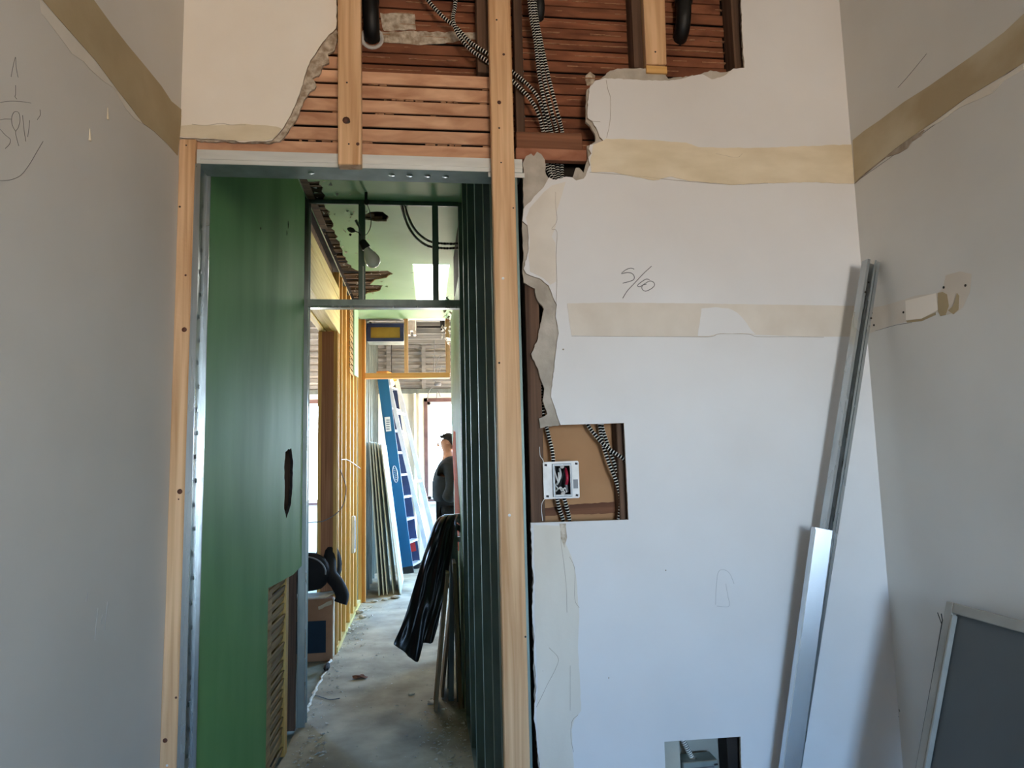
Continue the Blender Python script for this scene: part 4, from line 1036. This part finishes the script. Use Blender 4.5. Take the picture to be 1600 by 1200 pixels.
# brown jamb
xj0 = at(499, 700, YJm).x
jb_ = thing('door_jamb', V(((xj0 + XT) / 2, YJm, 0)), 'broad brown wooden jamb of the side opening, behind the black bag', 'jamb')
MB().box(xj0, XT - .012, YJm, YJm + .03, 0, zh0).build('jamb_board', 'brown_z', jb_, bevel=.002)
MB().box(XT - .035, XT - .004, YJm - .012, YJm, 0, zh0).build('stop_strip', 'yellow_z', jb_, bevel=.002)
MB().box(xj0 - .012, xj0 + .014, YJm - .012, YJm, 0, zh0).build('stop_strip', 'yellow_z', jb_, bevel=.002)
for i, px in enumerate((530.5, 534, 540.5, 547, 553.5, 558.5)):
    y = yat(px, XT)
    MB().box(XT - .095, XT - random.uniform(0, .012), y, y + .04, 0, H1).build('stud', 'yellow_z', wt, bevel=.002)
YO0 = yat(531, XT)
MB().box(XT - .1, XT, YJm + .03, 7.5, 0, .038).build('bottom_plate', 'yellow_y', wt)
zz = .06; lmm = None
while zz < 2.95:
    if lmm is None:
        o = MB().box(-.004, .004, -(7.5 - YJm) / 2, (7.5 - YJm) / 2, -.017, .017).build('lath', 'lath_side', wt); lmm = o.data
    else:
        o = bpy.data.objects.new('lath', lmm); COL.objects.link(o); o.parent = wt
    o.location = V((XT - .1, (7.5 + YJm) / 2 + .03, zz + random.uniform(-.003, .003))) - ORG[wt.name]
    zz += .043
MB().box(XT - .13, XT - .112, YJm + .03, 7.5, 0, H1).build('wall_backing', 'raw', wt)
# short laths and a green board remnant high on that wall
ya, yb_ = yat(545.5, XT), yat(550.5, XT)
zz = at(548, 582, ya).z
while zz < 2.9:
    MB().box(XT - .002, XT + .006, ya, yb_, zz, zz + .034).build('lath', 'lath_side', wt); zz += .052
ya, yb_ = yat(551.5, XT), yat(558, XT)
MB().slab([[V((XT, ya, H1)), V((XT, yb_, H1)), V((XT, yb_, at(557, 590, yb_).z)), V((XT, ya, at(552, 585, ya).z))]], (.012, 0, 0)).build('green_board', 'mint', wt)
bxs = thing('switch_box', atx(551, 705, XT), 'small pale metal switch box fixed on the stripped studs', 'switch box')
p = atx(551, 900, XT); 
ya = yat(549, XT)
MB().box(XT, XT + .03, ya, ya + .08, .62, .95).build('box_body', 'sash', bxs, bevel=.004)
MB().box(XT + .03, XT + .034, ya + .012, ya + .068, .66, .91).build('box_mouth', 'boxgrey', bxs)
# loose wire loops
YWi = YJm - .12
lw = thing('loose_wire', at(505, 816, YWi), 'thin grey wire looping across the side opening to the studs', 'wire')
MB().tube(spline([at(px, py, YWi) for px, py in [(474, 817), (490, 816), (504, 814.5), (516, 809), (526, 802), (534, 793), (538, 783), (541, 764), (537, 748), (531, 733)]], .02), .0035, 7).build('wire_loop', 'wire_grey', lw)
MB().tube(spline([atx(px, py, XT + .01) for px, py in [(533, 718), (541, 718), (549, 722), (556, 727), (563, 732)]], .02), .004, 7).build('wire_tail', 'wire_grey', lw)

# ================================================================== far timber frame and what hangs around it
YT = 7.53
wf = thing('wooden_door_frame', V((-.2, YT, 0)), 'yellow timber door frame with an open transom at the far end of the corridor', 'door frame')
def fpx(p0_, p1_, y0, y1, name, mat, Y=YT, dep=.09):
    a, c = at(p0_, y0, Y), at(p1_, y1, Y)
    xm = (y0 + y1) / 2
    MB().box(at(p0_, xm, Y).x, at(p1_, xm, Y).x, Y, Y + dep, min(a.z, c.z), max(a.z, c.z)).build(name, mat, wf, bevel=.003)
xa_, xb2 = at(559.5, 700, YT).x, at(570.5, 700, YT).x
MB().box(xa_, (xa_ + xb2) / 2, YT, YT + .09, 0, H1).build('post', 'yellow_z', wf, bevel=.003)
MB().box((xa_ + xb2) / 2 + .001, xb2, YT + .004, YT + .09, 0, H1).build('post', wood('orange_pine', L(226, 160, 80), L(196, 124, 50), 'Z'), wf, bevel=.003)
fpx(570.5, 703, 583, 590, 'lintel', 'pine_x')
fpx(631.5, 637.5, 497, 583, 'transom_post', 'pine_z')
fpx(696.5, 703, 497, 583, 'transom_post', 'pine_z')
fpx(570.5, 703, 492, 498, 'head_track', 'metal_dull')
fb = thing('filter_box', at(602, 533, 7.75), 'dark blue framed box with an ochre panel hung behind the transom', 'box')
YX = 7.75
def quad(p0_, p1_, y0, y1, Y, dep, name, mat, root):
    a, c = at(p0_, y0, Y), at(p1_, y1, Y)
    MB().box(a.x, c.x, Y, Y + dep, min(a.z, c.z), max(a.z, c.z)).build(name, mat, root, bevel=.002)
quad(573, 631, 505, 532, YX + .02, .3, 'box_body', 'metal_dull', fb)
for a in ((573, 631, 505, 511), (573, 631, 528, 533), (573, 579, 511, 528), (625, 631, 511, 528)):
    quad(*a, YX, .02, 'box_frame', 'filterblue', fb)
quad(579, 625, 511, 528, YX + .012, .006, 'box_panel', 'filteryellow', fb)
MB().tube([at(585, 505, YX + .1), V((at(585, 505, YX + .1).x, YX + .1, 3.28))], .004, 6).build('hanger', 'wire_grey', fb)
MB().tube([at(620, 505, YX + .1), V((at(620, 505, YX + .1).x, YX + .1, 3.28))], .004, 6).build('hanger', 'wire_grey', fb)
wbk = thing('white_bracket', at(643, 520, 7.9), 'white plastic duct piece hanging under the far ceiling beside the transom post', 'duct')
a = at(637, 498, 7.9); c = at(650, 516, 7.9)
MB().box(a.x, c.x, 7.9, 8.02, c.z, 3.28).build('duct_body', 'boxwhite', wbk, bevel=.006)
MB().box(a.x, a.x + .03, 7.9, 8.0, c.z - .05, c.z).build('duct_tab', 'boxwhite', wbk); MB().box(c.x - .03, c.x, 7.9, 8.0, c.z - .05, c.z).build('duct_tab', 'boxwhite', wbk)
sp = thing('ceiling_pipe', at(690, 512, 8.1), 'dark thin sprinkler pipe with a hanging head under the far ceiling', 'pipe')
MB().tube([at(651, 511, 8.1), at(730, 511, 8.1)], .014, 10).build('pipe_run', 'black', sp)
MB().tube([at(691, 500, 8.1), at(691, 517, 8.1)], [.03, .02], 10).build('pipe_head', 'black', sp)
MB().tube([V((at(700, 505, 8.1).x, 8.1, 3.28)), at(700, 511, 8.1)], .008, 8).build('pipe_hanger', 'black', sp)
fl_ = thing('work_lamp', at(613, 604, 9.6), 'small lit yellow lamp hanging near the ladder top', 'lamp')
lp_ = at(612, 597, 9.6)
MB().lathe(lp_ + V((0, 0, .05)), (0, 0, -1), [(0, .012), (.03, .02), (.05, .038), (.08, .04), (.1, .025), (.108, .004)], 12).build('lamp_glass', 'lampglow', fl_)
MB().tube([lp_ + V((0, 0, .05)), V((lp_.x, 9.6, 3.28))], .006, 6).build('lamp_cord', 'wire_black', fl_)
fw_ = thing('hanging_wires', at(685, 590, 9.9), 'loose thin wires dangling in front of the far window head', 'wires')
for l_ in ([(680, 480), (678, 580), (677, 590), (682, 598), (690, 600)], [(690, 570), (684, 585), (682, 570), (688, 555)], [(668, 625), (670, 612), (676, 604)], [(682, 622), (684, 610), (688, 620)], [(678, 574), (690, 572), (700, 576)]):
    MB().tube(spline([at(px, py, 9.9) for px, py in l_], .03), .006, 6).build('wire', 'wire_grey', fw_)
MB().lathe(at(684, 600, 9.9), (1, 0, 0), [(-.05, .01), (-.04, .03), (.04, .03), (.05, .01)], 10).build('wire_block', 'wire_grey', fw_)

# far room: metal studs on its left side
wm = structure('wall_far_left', (-.64, 8.8, 0))
for y in (7.70, 7.95, 8.3, 8.7, 9.1, 9.5, 9.9):
    MB().box(-.72, -.635, y, y + .002, 0, 3.2).box(-.637, -.635, y, y + .034, 0, 3.2).build('metal_stud', 'metal_dull', wm)
MB().box(-.74, -.725, 7.66, YF, 0, 3.2).build('wall_board', 'deck', wm)

# drywall sheets leaning there
lab = ['grey board leaning in the far room, first of the stack against the metal studs', 'grey board leaning in the far room, second of the stack from the metal studs',
       'grey board leaning in the far room, third of the stack from the metal studs', 'grey board leaning in the far room, fourth of the stack from the metal studs',
       'wide pale face of the outermost leaning board, beside the blue ladder']
for i, (pt, pb, yb2) in enumerate(((576, 591.5, 931), (580.5, 598.5, 930), (584.5, 604, 929), (589, 614, 928), (594, 624.5, 930))):
    base = atz(pb, yb2, 0.006); Y0 = base.y
    topp = at(pt, 690 + i * .6, Y0)
    tq = .0125
    a = base; c = topp
    depth = (.62 if i < 4 else 1.05)
    dr = (c - a); nrm = V((dr.z, 0, -dr.x)).normalized() * tq
    MB().slab([[a, c, c + nrm, a + nrm]], (0, depth, 0)).build('drywall_sheet', 'sheet', None, label=lab[i], cat='board', group='boards leaning in the far room')

# ladder
f0 = atz(638, 896, 0)
tl = at(597, 584, f0.y + .02)
WV = V((.11, .40, 0))
la = thing('step_ladder', f0, 'tall blue fibreglass ladder leaning in the far room, pale steps', 'ladder')
def rail(off, mat, name, wdt):
    b = MB(); b.bar(f0 + off + V((0, 0, .02)), tl + off, wdt, .03, (1, 0, 0)); return b.build(name, mat, la, bevel=.003)
rl0 = rail(V((0, 0, 0)), 'blue', 'side_rail', .14)
rl1 = rail(WV, 'navy', 'side_rail', .10)
for k in range(9):
    t_ = .03 + k * .112
    c = f0.lerp(tl, t_)
    MB().bar(c + V((.03, .015, .02)), c + WV + V((.02, -.015, .02)), .09, .028, (1, 0, 0)).build('step', 'alu', la, bevel=.003)
MB().bar(f0 + V((.30, .02, .02)), tl + V((.06, .05, -.02)), .06, .03, (1, 0, 0)).build('rear_rail', 'alu', la, bevel=.003)
MB().bar(f0 + WV + V((.33, -.02, .02)), tl + WV + V((.06, 0, -.02)), .06, .03, (1, 0, 0)).build('rear_rail', 'alu', la, bevel=.003)
for t_ in (.1, .45, .8):
    a = f0.lerp(tl, t_); MB().bar(a + V((.3 * (1 - t_) + .06 * t_, .03, 0)), a + WV + V((.33 * (1 - t_) + .06 * t_, -.02, 0)), .03, .02, (0, 0, 1)).build('rear_brace', 'alu', la)
MB().bar(tl + V((0, -.03, -.01)), tl + WV + V((0, .03, -.01)), .16, .09, (1, 0, 0)).build('top_cap', 'orangecap', la, bevel=.01)
for off in (V((0, 0, 0)), WV):
    MB().bar(f0 + off, f0 + off + (tl - f0).normalized() * .09, .15, .04, (1, 0, 0)).build('rubber_foot', 'wire_black', la, bevel=.004)
c = f0.lerp(tl, .10); MB().bar(c + WV + V((-.01, -.02, -.03)), c + WV + V((-.03, -.02, .09)), .07, .004, (1, 0, 0)).build('red_label', 'redlabel', rl1)
# oval emblem on the near rail
c = f0.lerp(tl, .49); ru = (tl - f0).normalized(); rs = ru.cross(V((0, 1, 0))).normalized()
pts = [c + V((0, -.0165, 0)) + ru * (.11 * math.cos(2 * math.pi * k / 24)) + rs * (.03 * math.sin(2 * math.pi * k / 24)) for k in range(25)]
MB().tube(pts, .004, 5).build('oval_emblem', 'alu', rl0)
for k in range(7):
    q = c + V((0, -.0165, 0)) + ru * (-.075 + k * .025)
    MB().bar(q - rs * .013, q + rs * .013, .006, .002, ru).build('emblem_letter', 'alu', rl0)
c = f0.lerp(tl, .74)
MB().bar(c + V((0, -.017, -.09)), c + V((-.02, -.017, .10)), .07, .004, (1, 0, 0)).build('rail_sticker', 'sheet', rl0)
for k in range(5):
    q = c + V((-.01, -.0195, -.06 + k * .03)); MB().bar(q - V((.022, 0, 0)), q + V((.022, 0, 0)), .01, .002, (0, 0, 1)).build('sticker_line', 'navy', rl0)

# ================================================================== PERSON by the far window
YP = 8.3
pc = at(698, 776, YP); px_c = at(703, 740, YP).x
def skin(name, verts, edges, radii, mat, parent, sub=2, smooth=True, root=0):
    me = bpy.data.meshes.new(name); me.from_pydata(verts, edges, [])
    o = bpy.data.objects.new(name, me); COL.objects.link(o)
    md_ = o.modifiers.new('s', 'SKIN'); md_.use_smooth_shade = True
    for i, r in enumerate(radii):
        me.skin_vertices[0].data[i].radius = r if isinstance(r, tuple) else (r, r)
    for i in range(len(verts)): me.skin_vertices[0].data[i].use_root = (i == root)
    sd = o.modifiers.new('sub', 'SUBSURF'); sd.levels = sub; sd.render_levels = sub
    dg = bpy.context.evaluated_depsgraph_get()
    nm = bpy.data.meshes.new_from_object(o.evaluated_get(dg))
    bpy.data.objects.remove(o)
    nm.materials.clear(); nm.materials.append(M[mat])
    for p in nm.polygons: p.use_smooth = True
    o = bpy.data.objects.new(name, nm); COL.objects.link(o)
    return o
# figure faces -x (towards the left of the picture); built at the origin, feet at z=0
pv = [(0, 0, .95), (0, 0, 1.12), (.0, 0, 1.30), (.01, 0, 1.44), (-.01, 0, 1.53), (-.03, 0, 1.62), (-.045, 0, 1.72),
      (0, .09, .90), (.0, .10, .50), (.02, .10, .09), (-.09, .10, .035), (-.15, .10, .03),
      (0, -.09, .90), (-.02, -.10, .50), (.02, -.10, .09), (-.09, -.10, .035), (-.15, -.10, .03),
      (.01, .19, 1.40), (.03, .24, 1.14), (-.03, .21, 1.0), (-.05, .17, .99),
      (.01, -.19, 1.40), (.03, -.24, 1.14), (-.03, -.21, 1.0), (-.05, -.17, .99)]
pe = [(0, 1), (1, 2), (2, 3), (3, 4), (4, 5), (5, 6), (0, 7), (7, 8), (8, 9), (9, 10), (10, 11), (0, 12), (12, 13), (13, 14), (14, 15), (15, 16), (3, 17), (17, 18), (18, 19), (19, 20), (3, 21), (21, 22), (22, 23), (23, 24)]
pr = [.15, .145, .155, .11, .055, .085, .078, .095, .065, .048, .042, .03, .095, .065, .048, .042, .03, .055, .042, .034, .03, .055, .042, .034, .03]
body = skin('body', pv, pe, pr, 'skin', None)
person = thing('person', V((px_c, YP, 0)), 'person in a dark jacket and dark trousers standing side-on by the bright far window', 'person')
body.parent = person
def pchild(o):
    o.parent = person; return o
jv = [(0, 0, .93), (0, 0, 1.06), (-.01, 0, 1.25), (.01, 0, 1.42), (.0, 0, 1.50), (.01, .20, 1.40), (.03, .25, 1.14), (-.05, .22, .97), (.01, -.20, 1.40), (.03, -.25, 1.14), (-.05, -.22, .97)]
je = [(0, 1), (1, 2), (2, 3), (3, 4), (3, 5), (5, 6), (6, 7), (3, 8), (8, 9), (9, 10)]
pchild(skin('jacket', jv, je, [.215, .235, .225, .165, .085, .10, .09, .085, .10, .09, .085], 'cloth_dark', None))
tv = [(0, 0, .95), (0, .09, .88), (0, .10, .5), (.02, .10, .10), (0, -.09, .88), (-.02, -.10, .5), (.02, -.10, .10)]
pchild(skin('trousers', tv, [(0, 1), (1, 2), (2, 3), (0, 4), (4, 5), (5, 6)], [.165, .11, .085, .075, .11, .085, .075], 'cloth_black', None))
pchild(skin('hair', [(-.02, 0, 1.66), (-.025, 0, 1.72), (-.04, 0, 1.775), (.03, 0, 1.66)], [(0, 1), (1, 2), (0, 3)], [.088, .092, .06, .07], 'hair', None))
pchild(skin('face_features', [(-.125, 0, 1.655), (-.145, 0, 1.635), (-.12, 0, 1.61)], [(0, 1), (1, 2)], [.012, .016, .012], 'skin', None, 1))
for sy in (-1, 1):
    pchild(skin('shoe', [(.06, sy * .10, .045), (-.08, sy * .10, .045), (-.19, sy * .10, .035)], [(0, 1), (1, 2)], [.05, .052, .038], 'cloth_black', None, 1))
    pchild(skin('ear', [(-.025, sy * .085, 1.66), (-.02, sy * .093, 1.63)], [(0, 1)], [.02, .016], 'skin', None, 1))
    pchild(skin('eye', [(-.118, sy * .033, 1.67), (-.121, sy * .033, 1.67)], [(0, 1)], [.011, .009], 'sash', None, 1))

# ================================================================== BULB PENDANT, CEILING CABLES
YQ = 3.96
pb = thing('pendant_bulb', at(572, 290, YQ), 'bare light bulb in a black socket dangling from the green ceiling', 'light bulb')
tp = at(572, 300, YQ)
MB().tube([V((tp.x, YQ, H1)), at(572, 314, YQ)], .0085, 10).build('drop_rod', 'wire_black', pb)
MB().lathe(at(573, 312, YQ), (0, 0, -1), [(0, .010), (.01, .016), (.025, .014), (.032, .006)], 10).build('rod_cap', 'wire_black', pb)
MB().tube(spline([at(px, py, YQ) for px, py in [(574, 320), (578, 332), (580, 346), (578, 358), (573, 366), (568, 370), (566, 377)]], .01), .0024, 6).build('cord', 'wire_grey', pb)
MB().tube([at(556, 344, YQ), at(561, 354, YQ), at(567, 378, YQ)], [.008, .006, .005], 8).build('lead', 'wire_grey', pb)
MB().lathe(at(565, 376, YQ), at(577, 395, YQ) - at(565, 376, YQ), [(0, .014), (.01, .022), (.045, .026), (.055, .024)], 14).build('socket', 'wire_black', pb)
ax = at(588, 418, YQ) - at(573, 388, YQ)
MB().lathe(at(572, 387, YQ), ax, [(0, .016), (.02, .022), (.045, .034), (.07, .043), (.09, .044), (.11, .036), (.122, .02), (.127, .003)], 20).build('bulb', 'bulbglass', pb)
tg = thing('cord_plug', at(549, 360, YQ), 'small black plug dangling beside the bare bulb', 'plug')
MB().lathe(at(543, 357, YQ), at(555, 362, YQ) - at(543, 357, YQ), [(0, .006), (.012, .014), (.03, .016), (.045, .006)], 8).build('plug_body', 'wire_black', tg)
MB().tube([at(553, 361, YQ), at(560, 363, YQ), at(566, 372, YQ)], .003, 6).build('plug_lead', 'wire_black', tg)
MB().lathe(at(547, 365, YQ), (.2, 0, -1), [(0, .004), (.006, .009), (.014, .003)], 8).build('plug_pin', 'wire_black', tg)
YK = 4.25
c0 = atz(629, 316, H1)
for dx, dz, lab_ in ((0, 0, 'armoured cable drooping from the corridor ceiling, upper of two'), (-3, 7, 'armoured cable drooping from the corridor ceiling, lower of two')):
    pts = [V((c0.x + dx * .004, c0.y, H1 + .0))] + [at(px + dx, py + dz, YK) for px, py in [(636, 334), (644, 352), (656, 367), (674, 378), (700, 381), (724, 380)]]
    catcable('armored_cable', pts, lab_, 'cables drooping from the corridor ceiling', R=.009, dark=.007, bright=.002)

# ================================================================== CARDBOARD BOX, BAG, JACKET in the side opening
YBx = 5.42
bxr = at(519.5, 1000, YBx).x; bx0 = bxr - .52
bh = at(500, 936, YBx).z
yb1 = YJm - .04
cb = thing('cardboard_box', V(((bx0 + bxr) / 2, YBx + .1, -.012)), 'torn cardboard box with a dark blue printed side, in the side opening', 'box')
cbb = MB().box(bx0, bxr, YBx, yb1, -.010, bh).build('box_body', ['card'], cb, bevel=.004)
a = at(482, 968, YBx); c = at(509, 1020, YBx)
MB().box(bx0 + .05, c.x, YBx - .003, YBx, at(500, 1020, YBx).z, at(500, 970, YBx).z).build('blue_print', 'cardblue', cbb)
MB().box(bxr, bxr + .003, YBx + .02, yb1, .01, bh - .01).build('pale_side', 'card_pale', cbb)
MB().slab([edge([V((bx0, YBx - .03, bh + .004)), V((bxr - .05, YBx - .04, bh + .01)), V((bxr + .01, YBx + .02, bh + .03)), V((bxr, yb1, bh + .03)), V((bx0, yb1, bh + .004))], 'z', .01, .05)], (0, 0, .008)).build('torn_flap', 'card_pale', cb)
MB().slab([edge([at(px, py, YBx - .012) for px, py in [(497, 948), (518, 938), (519, 944), (508, 948), (498, 953)]], 'y', .003, .02)], (0, .004, 0)).build('torn_flap', 'card_pale', cb)
# black bag: rounded body, piped front pocket, strap
bgp = at(497, 935, YBx + .12)
zb = bh + .042
bag = thing('backpack', V((bgp.x - .05, YBx + .12, zb)), 'rounded black bag lying on the torn cardboard box', 'bag')
def blob(c, r, n1=14, n2=10, amp=.05, seed=0, pw=2.6):
    vs = []; fs = []
    for i in range(n2 + 1):
        ph = math.pi * i / n2 - math.pi / 2
        for j in range(n1):
            th = 2 * math.pi * j / n1
            d_ = V((math.cos(ph) * math.cos(th), math.cos(ph) * math.sin(th), math.sin(ph)))
            q = (abs(d_.x) ** pw + abs(d_.y) ** pw + abs(d_.z) ** pw) ** (-1 / pw)
            d_ = d_ * q * (1 + amp * noise.noise(d_ * 2.2 + V((seed, 0, 0))))
            vs.append(V(c) + V((d_.x * r[0], d_.y * r[1], d_.z * r[2])))
    for i in range(n2):
        for j in range(n1):
            fs.append((i * n1 + j, i * n1 + (j + 1) % n1, (i + 1) * n1 + (j + 1) % n1, (i + 1) * n1 + j))
    return vs, fs
bw = at(513, 905, YBx).x
bc = V((bw - .19, YBx + .075, zb + .145))
bb_ = MB().add(*blob(bc, (.19, .075, .14), 20, 14, .06, 1), 0, True).build('bag_body', 'cloth_black', bag)
pts = [bc + V((.17 * math.cos(t_), -.072, .125 * math.sin(t_) + .0)) for t_ in [math.pi * k / 16 - .1 for k in range(18)]]
MB().tube(pts, .006, 6).build('piping', 'wire_grey', bb_)
MB().tube(spline([bc + V((-.05, -.06, -.13)), bc + V((-.06, -.15, -.15)), bc + V((-.09, -.165, -.28)), bc + V((-.12, -.16, -.40))], .02), [.02] * 100 if False else .022, 8).build('strap', 'cloth_black', bag)
MB().add(*blob(bc + V((-.08, .02, .12)), (.09, .05, .08), 12, 8, .1, 5), 0, True).build('bag_flap', 'cloth_black', bag)
jk = thing('dark_jacket', V((bw + .02, YBx + .2, zb)), 'dark jacket heaped beside the black bag, one sleeve drooping over the box edge', 'jacket')
jc = V((bw - .03, YBx + .215, zb + .175))
MB().add(*blob(jc, (.10, .045, .165), 16, 12, .25, 9, 2.1), 0, True).build('jacket_body', 'cloth_black', jk)
s0 = at(516, 895, YBx + .1); s1 = at(527, 912, YBx + .06); s2 = at(535, 930, YBx + .03); s3 = at(532, 942, YBx + .02)
MB().tube(spline([jc + V((.02, -.03, .12)), s0, s1, s2, s3], .02), [.05 + .0 * k for k in range(200)][:len(spline([jc + V((.02, -.03, .12)), s0, s1, s2, s3], .02))], 12).build('sleeve', 'cloth_black', jk)

# ================================================================== TRESTLE, TARP, LEANING BOARDS on the right
YR = 4.45
tr = thing('metal_trestle', V((.12, YR, 0)), 'grey metal trestle under the black plastic sheet, close to the metal studs', 'trestle')
a, c = at(690, 806, YR), at(727, 803, YR)
MB().bar(at(694, 808, YR), at(726, 806, YR), .035, .03, (0, 1, 0)).build('top_rail', 'metal_dull', tr, bevel=.003)
MB().bar(at(711, 808, YR), at(726, 822, YR), .03, .03, (0, 1, 0)).build('brace', 'metal_dull', tr)
MB().bar(at(711, 820, YR), at(726, 833, YR - .02), .03, .03, (0, 1, 0)).build('brace', 'metal_shaded', tr)
lg0 = at(709, 812, YR)
for dx, dy in ((-.06, -.10), (-.06, .14), (.05, .14), (.02, -.12)):
    MB().bar(lg0 + V((dx * .1, dy * .2, -.01)), V((lg0.x + dx * .6, YR + dy, 0)), .03, .03, (0, 1, 0)).build('leg', 'metal_shaded', tr)
MB().bar(at(708, 843, YR), at(727, 842, YR), .03, .03, (0, 1, 0)).build('cross_rail', 'metal_dull', tr)
# plastic sheet draped over it: grid with folds
Lft = [(688, 806, 4.50), (680, 815, 4.46), (668, 845, 4.42), (650, 905, 4.38), (632, 965, 4.34), (614, 1006, 4.30)]
Rgt = [(716, 802, 4.40), (712, 813, 4.36), (707, 850, 4.32), (698, 905, 4.28), (688, 960, 4.25), (677, 1004, 4.22)]
Lp = spline([at(*p) for p in Lft], .03); Rp_ = spline([at(*p) for p in Rgt], .03)
NU, NV_ = 22, 26
def samp(lst, t): 
    f_ = t * (len(lst) - 1); i = min(int(f_), len(lst) - 2); return lst[i].lerp(lst[i + 1], f_ - i)
vs = []
for j in range(NV_ + 1):
    t_ = j / NV_
    for i in range(NU + 1):
        u = i / NU
        p = samp(Lp, t_).lerp(samp(Rp_, t_), u)
        p = p.copy()
        fold = math.sin(u * 17 + t_ * 2.0) * (.030 * (1 - .55 * t_)) + math.sin(u * 31 - t_ * 5) * .010 + noise.noise(V((u * 4, t_ * 5, 0))) * .03
        p.y += -abs(fold) * .8 + fold * .3
        p.x += .012 * math.sin(u * 17 + 1 + t_ * 3) * (1 - .4 * t_) * math.sin(math.pi * u)
        # ragged lower hem: long corner towards the studs side of the middle
        if t_ > .8:
            k = (t_ - .8) / .2
            drop = .115 * max(0, 1 - abs(u - .62) / .62) if u < .63 else .115 * max(0, 1 - (u - .62) / .1)
            p.z -= drop * k
        vs.append(p)
fs = [(j * (NU + 1) + i, j * (NU + 1) + i + 1, (j + 1) * (NU + 1) + i + 1, (j + 1) * (NU + 1) + i) for j in range(NV_) for i in range(NU)]
tb_ = MB().add(vs, fs, 0, True).build('plastic_sheet', 'tarp', None, label='black plastic sheet draped over the trestle, its pointed corner hanging above the floor', cat='tarp')
md_ = tb_.modifiers.new('thick', 'SOLIDIFY'); md_.thickness = .003
ss = tb_.modifiers.new('smooth', 'SUBSURF'); ss.levels = 1; ss.render_levels = 1
# leaning plywood offcuts
for i, (pb_, yb_, pt, yt, Y0, dep, lab_) in enumerate(((678, 1112, 697, 895, 4.18, .22, 'thin plywood board under the black sheet, leaning, outermost of the leaning boards'),
                                                      (689, 1090, 711, 872, 4.24, .24, 'worn plywood board with a pale edge leaning inside the outermost board'),
                                                      (723, 1108, 713, 880, 4.19, .26, 'narrow board leaning the opposite way, its foot against the metal studs'))):
    base = atz(pb_, yb_, .002); topp = at(pt, yt, base.y)
    dr = topp - base; nrm = V((dr.z, 0, -dr.x)).normalized() * (.02 if i != 1 else .016) * (1 if i < 2 else -1)
    MB().slab([[base, topp, topp + nrm, base + nrm]], (0, dep, 0)).build('plywood_board', 'plywood', None, bevel=.002, label=lab_, cat='board')

# ================================================================== DEBRIS
db = MB()
def chip(c, r, flat=.4):
    db.add([c + V((random.uniform(-r, r), random.uniform(-r, r), random.uniform(0, r * flat))) for _ in range(3)] + [c + V((random.uniform(-r, r) * .4, random.uniform(-r, r) * .4, r * flat + .001))] , [(0, 1, 2), (0, 1, 3), (1, 2, 3), (2, 0, 3)])
for k in range(800):
    t_ = random.random(); y = 2.2 + 5.2 * t_
    side = random.random()
    if side < .45: xx = XL + abs(random.gauss(0, .06)) + .01
    elif side < .7: xx = XR - abs(random.gauss(0, .10)) - .01
    else: xx = random.uniform(XL, XR)
    chip(V((xx, y, .0005)), random.uniform(.004, .014) * (1.8 if random.random() < .12 else 1))
for k in range(120):
    chip(V((random.uniform(-.05, XR), random.uniform(3.6, 4.2), .0005)), random.uniform(.003, .014))
for k in range(110):
    chip(V((random.uniform(XL + .02, XL + .16) + .05 * random.random(), random.uniform(3.1, 4.0), .0005)), random.uniform(.006, .026), .5)
    chip(V((random.uniform(.0, XR - .01), random.uniform(3.2, 4.4), .0005)), random.uniform(.005, .022), .5)
for k in range(60):
    yy = random.uniform(5.6, 7.6)
    chip(V((XL + abs(random.gauss(.03, .09)), yy, .0005)), random.uniform(.008, .03), .5)
db.build('floor_debris', 'dust', None, kind='stuff', label='scattered plaster crumbs and dust on the concrete corridor floor', cat='debris')
for i, (px, py, r, lab_) in enumerate(((562, 958, .045, 'broken white plaster lump on the floor near the foot of the stripped studs'), (566, 966, .04, 'broken white plaster flake lying just before the larger lump'), (585, 941, .035, 'white plaster chip on the floor by the far door frame post'), (618, 935, .05, 'white plaster lump on the floor under the leaning grey boards'), (601, 938, .03, 'small plaster chip between the post and the leaning boards'), (541, 984, .035, 'white plaster chip on the ridge by the cardboard box'), (643, 1086, .02, 'pale plaster flake on the floor in front of the leaning plywood'), (675, 1100, .03, 'grey plaster crumb at the foot of the leaning plywood'))):
    c = atz(px, py, 0)
    bm = MB().add(*blob(c + V((0, 0, r * .32)), (r, r * .7, r * .32), 9, 6, .5, i * 3.1, 2.2), 0)
    bm.build('plaster_chunk', 'chip', None, label=lab_, cat='plaster chunk', group='plaster chunks on the corridor floor')
tw2 = thing('floor_twig', atz(510, 1090, 0), 'thin bent wire offcut lying on the corridor floor', 'wire')
MB().tube(spline([atz(492, 1086, .005), atz(505, 1090, .006), atz(516, 1093, .004), atz(531, 1091, .012)], .02), .003, 6).build('wire_piece', 'wire_grey', tw2)
lf_ = MB().add(*blob(atz(563, 1057, .012), (.045, .03, .012), 9, 5, .9, 4, 1.6), 0).build('dry_leaf', 'old_x', None, label='small dark dry scrap lying in the middle of the corridor floor', cat='scrap')
dr_ = MB().add(*blob(atz(511, 1042, .02), (.02, .07, .02), 8, 5, .3, 8), 0).build('floor_gap', 'void', None, label='dark crumb of debris on the floor ridge before the cardboard box', cat='scrap')
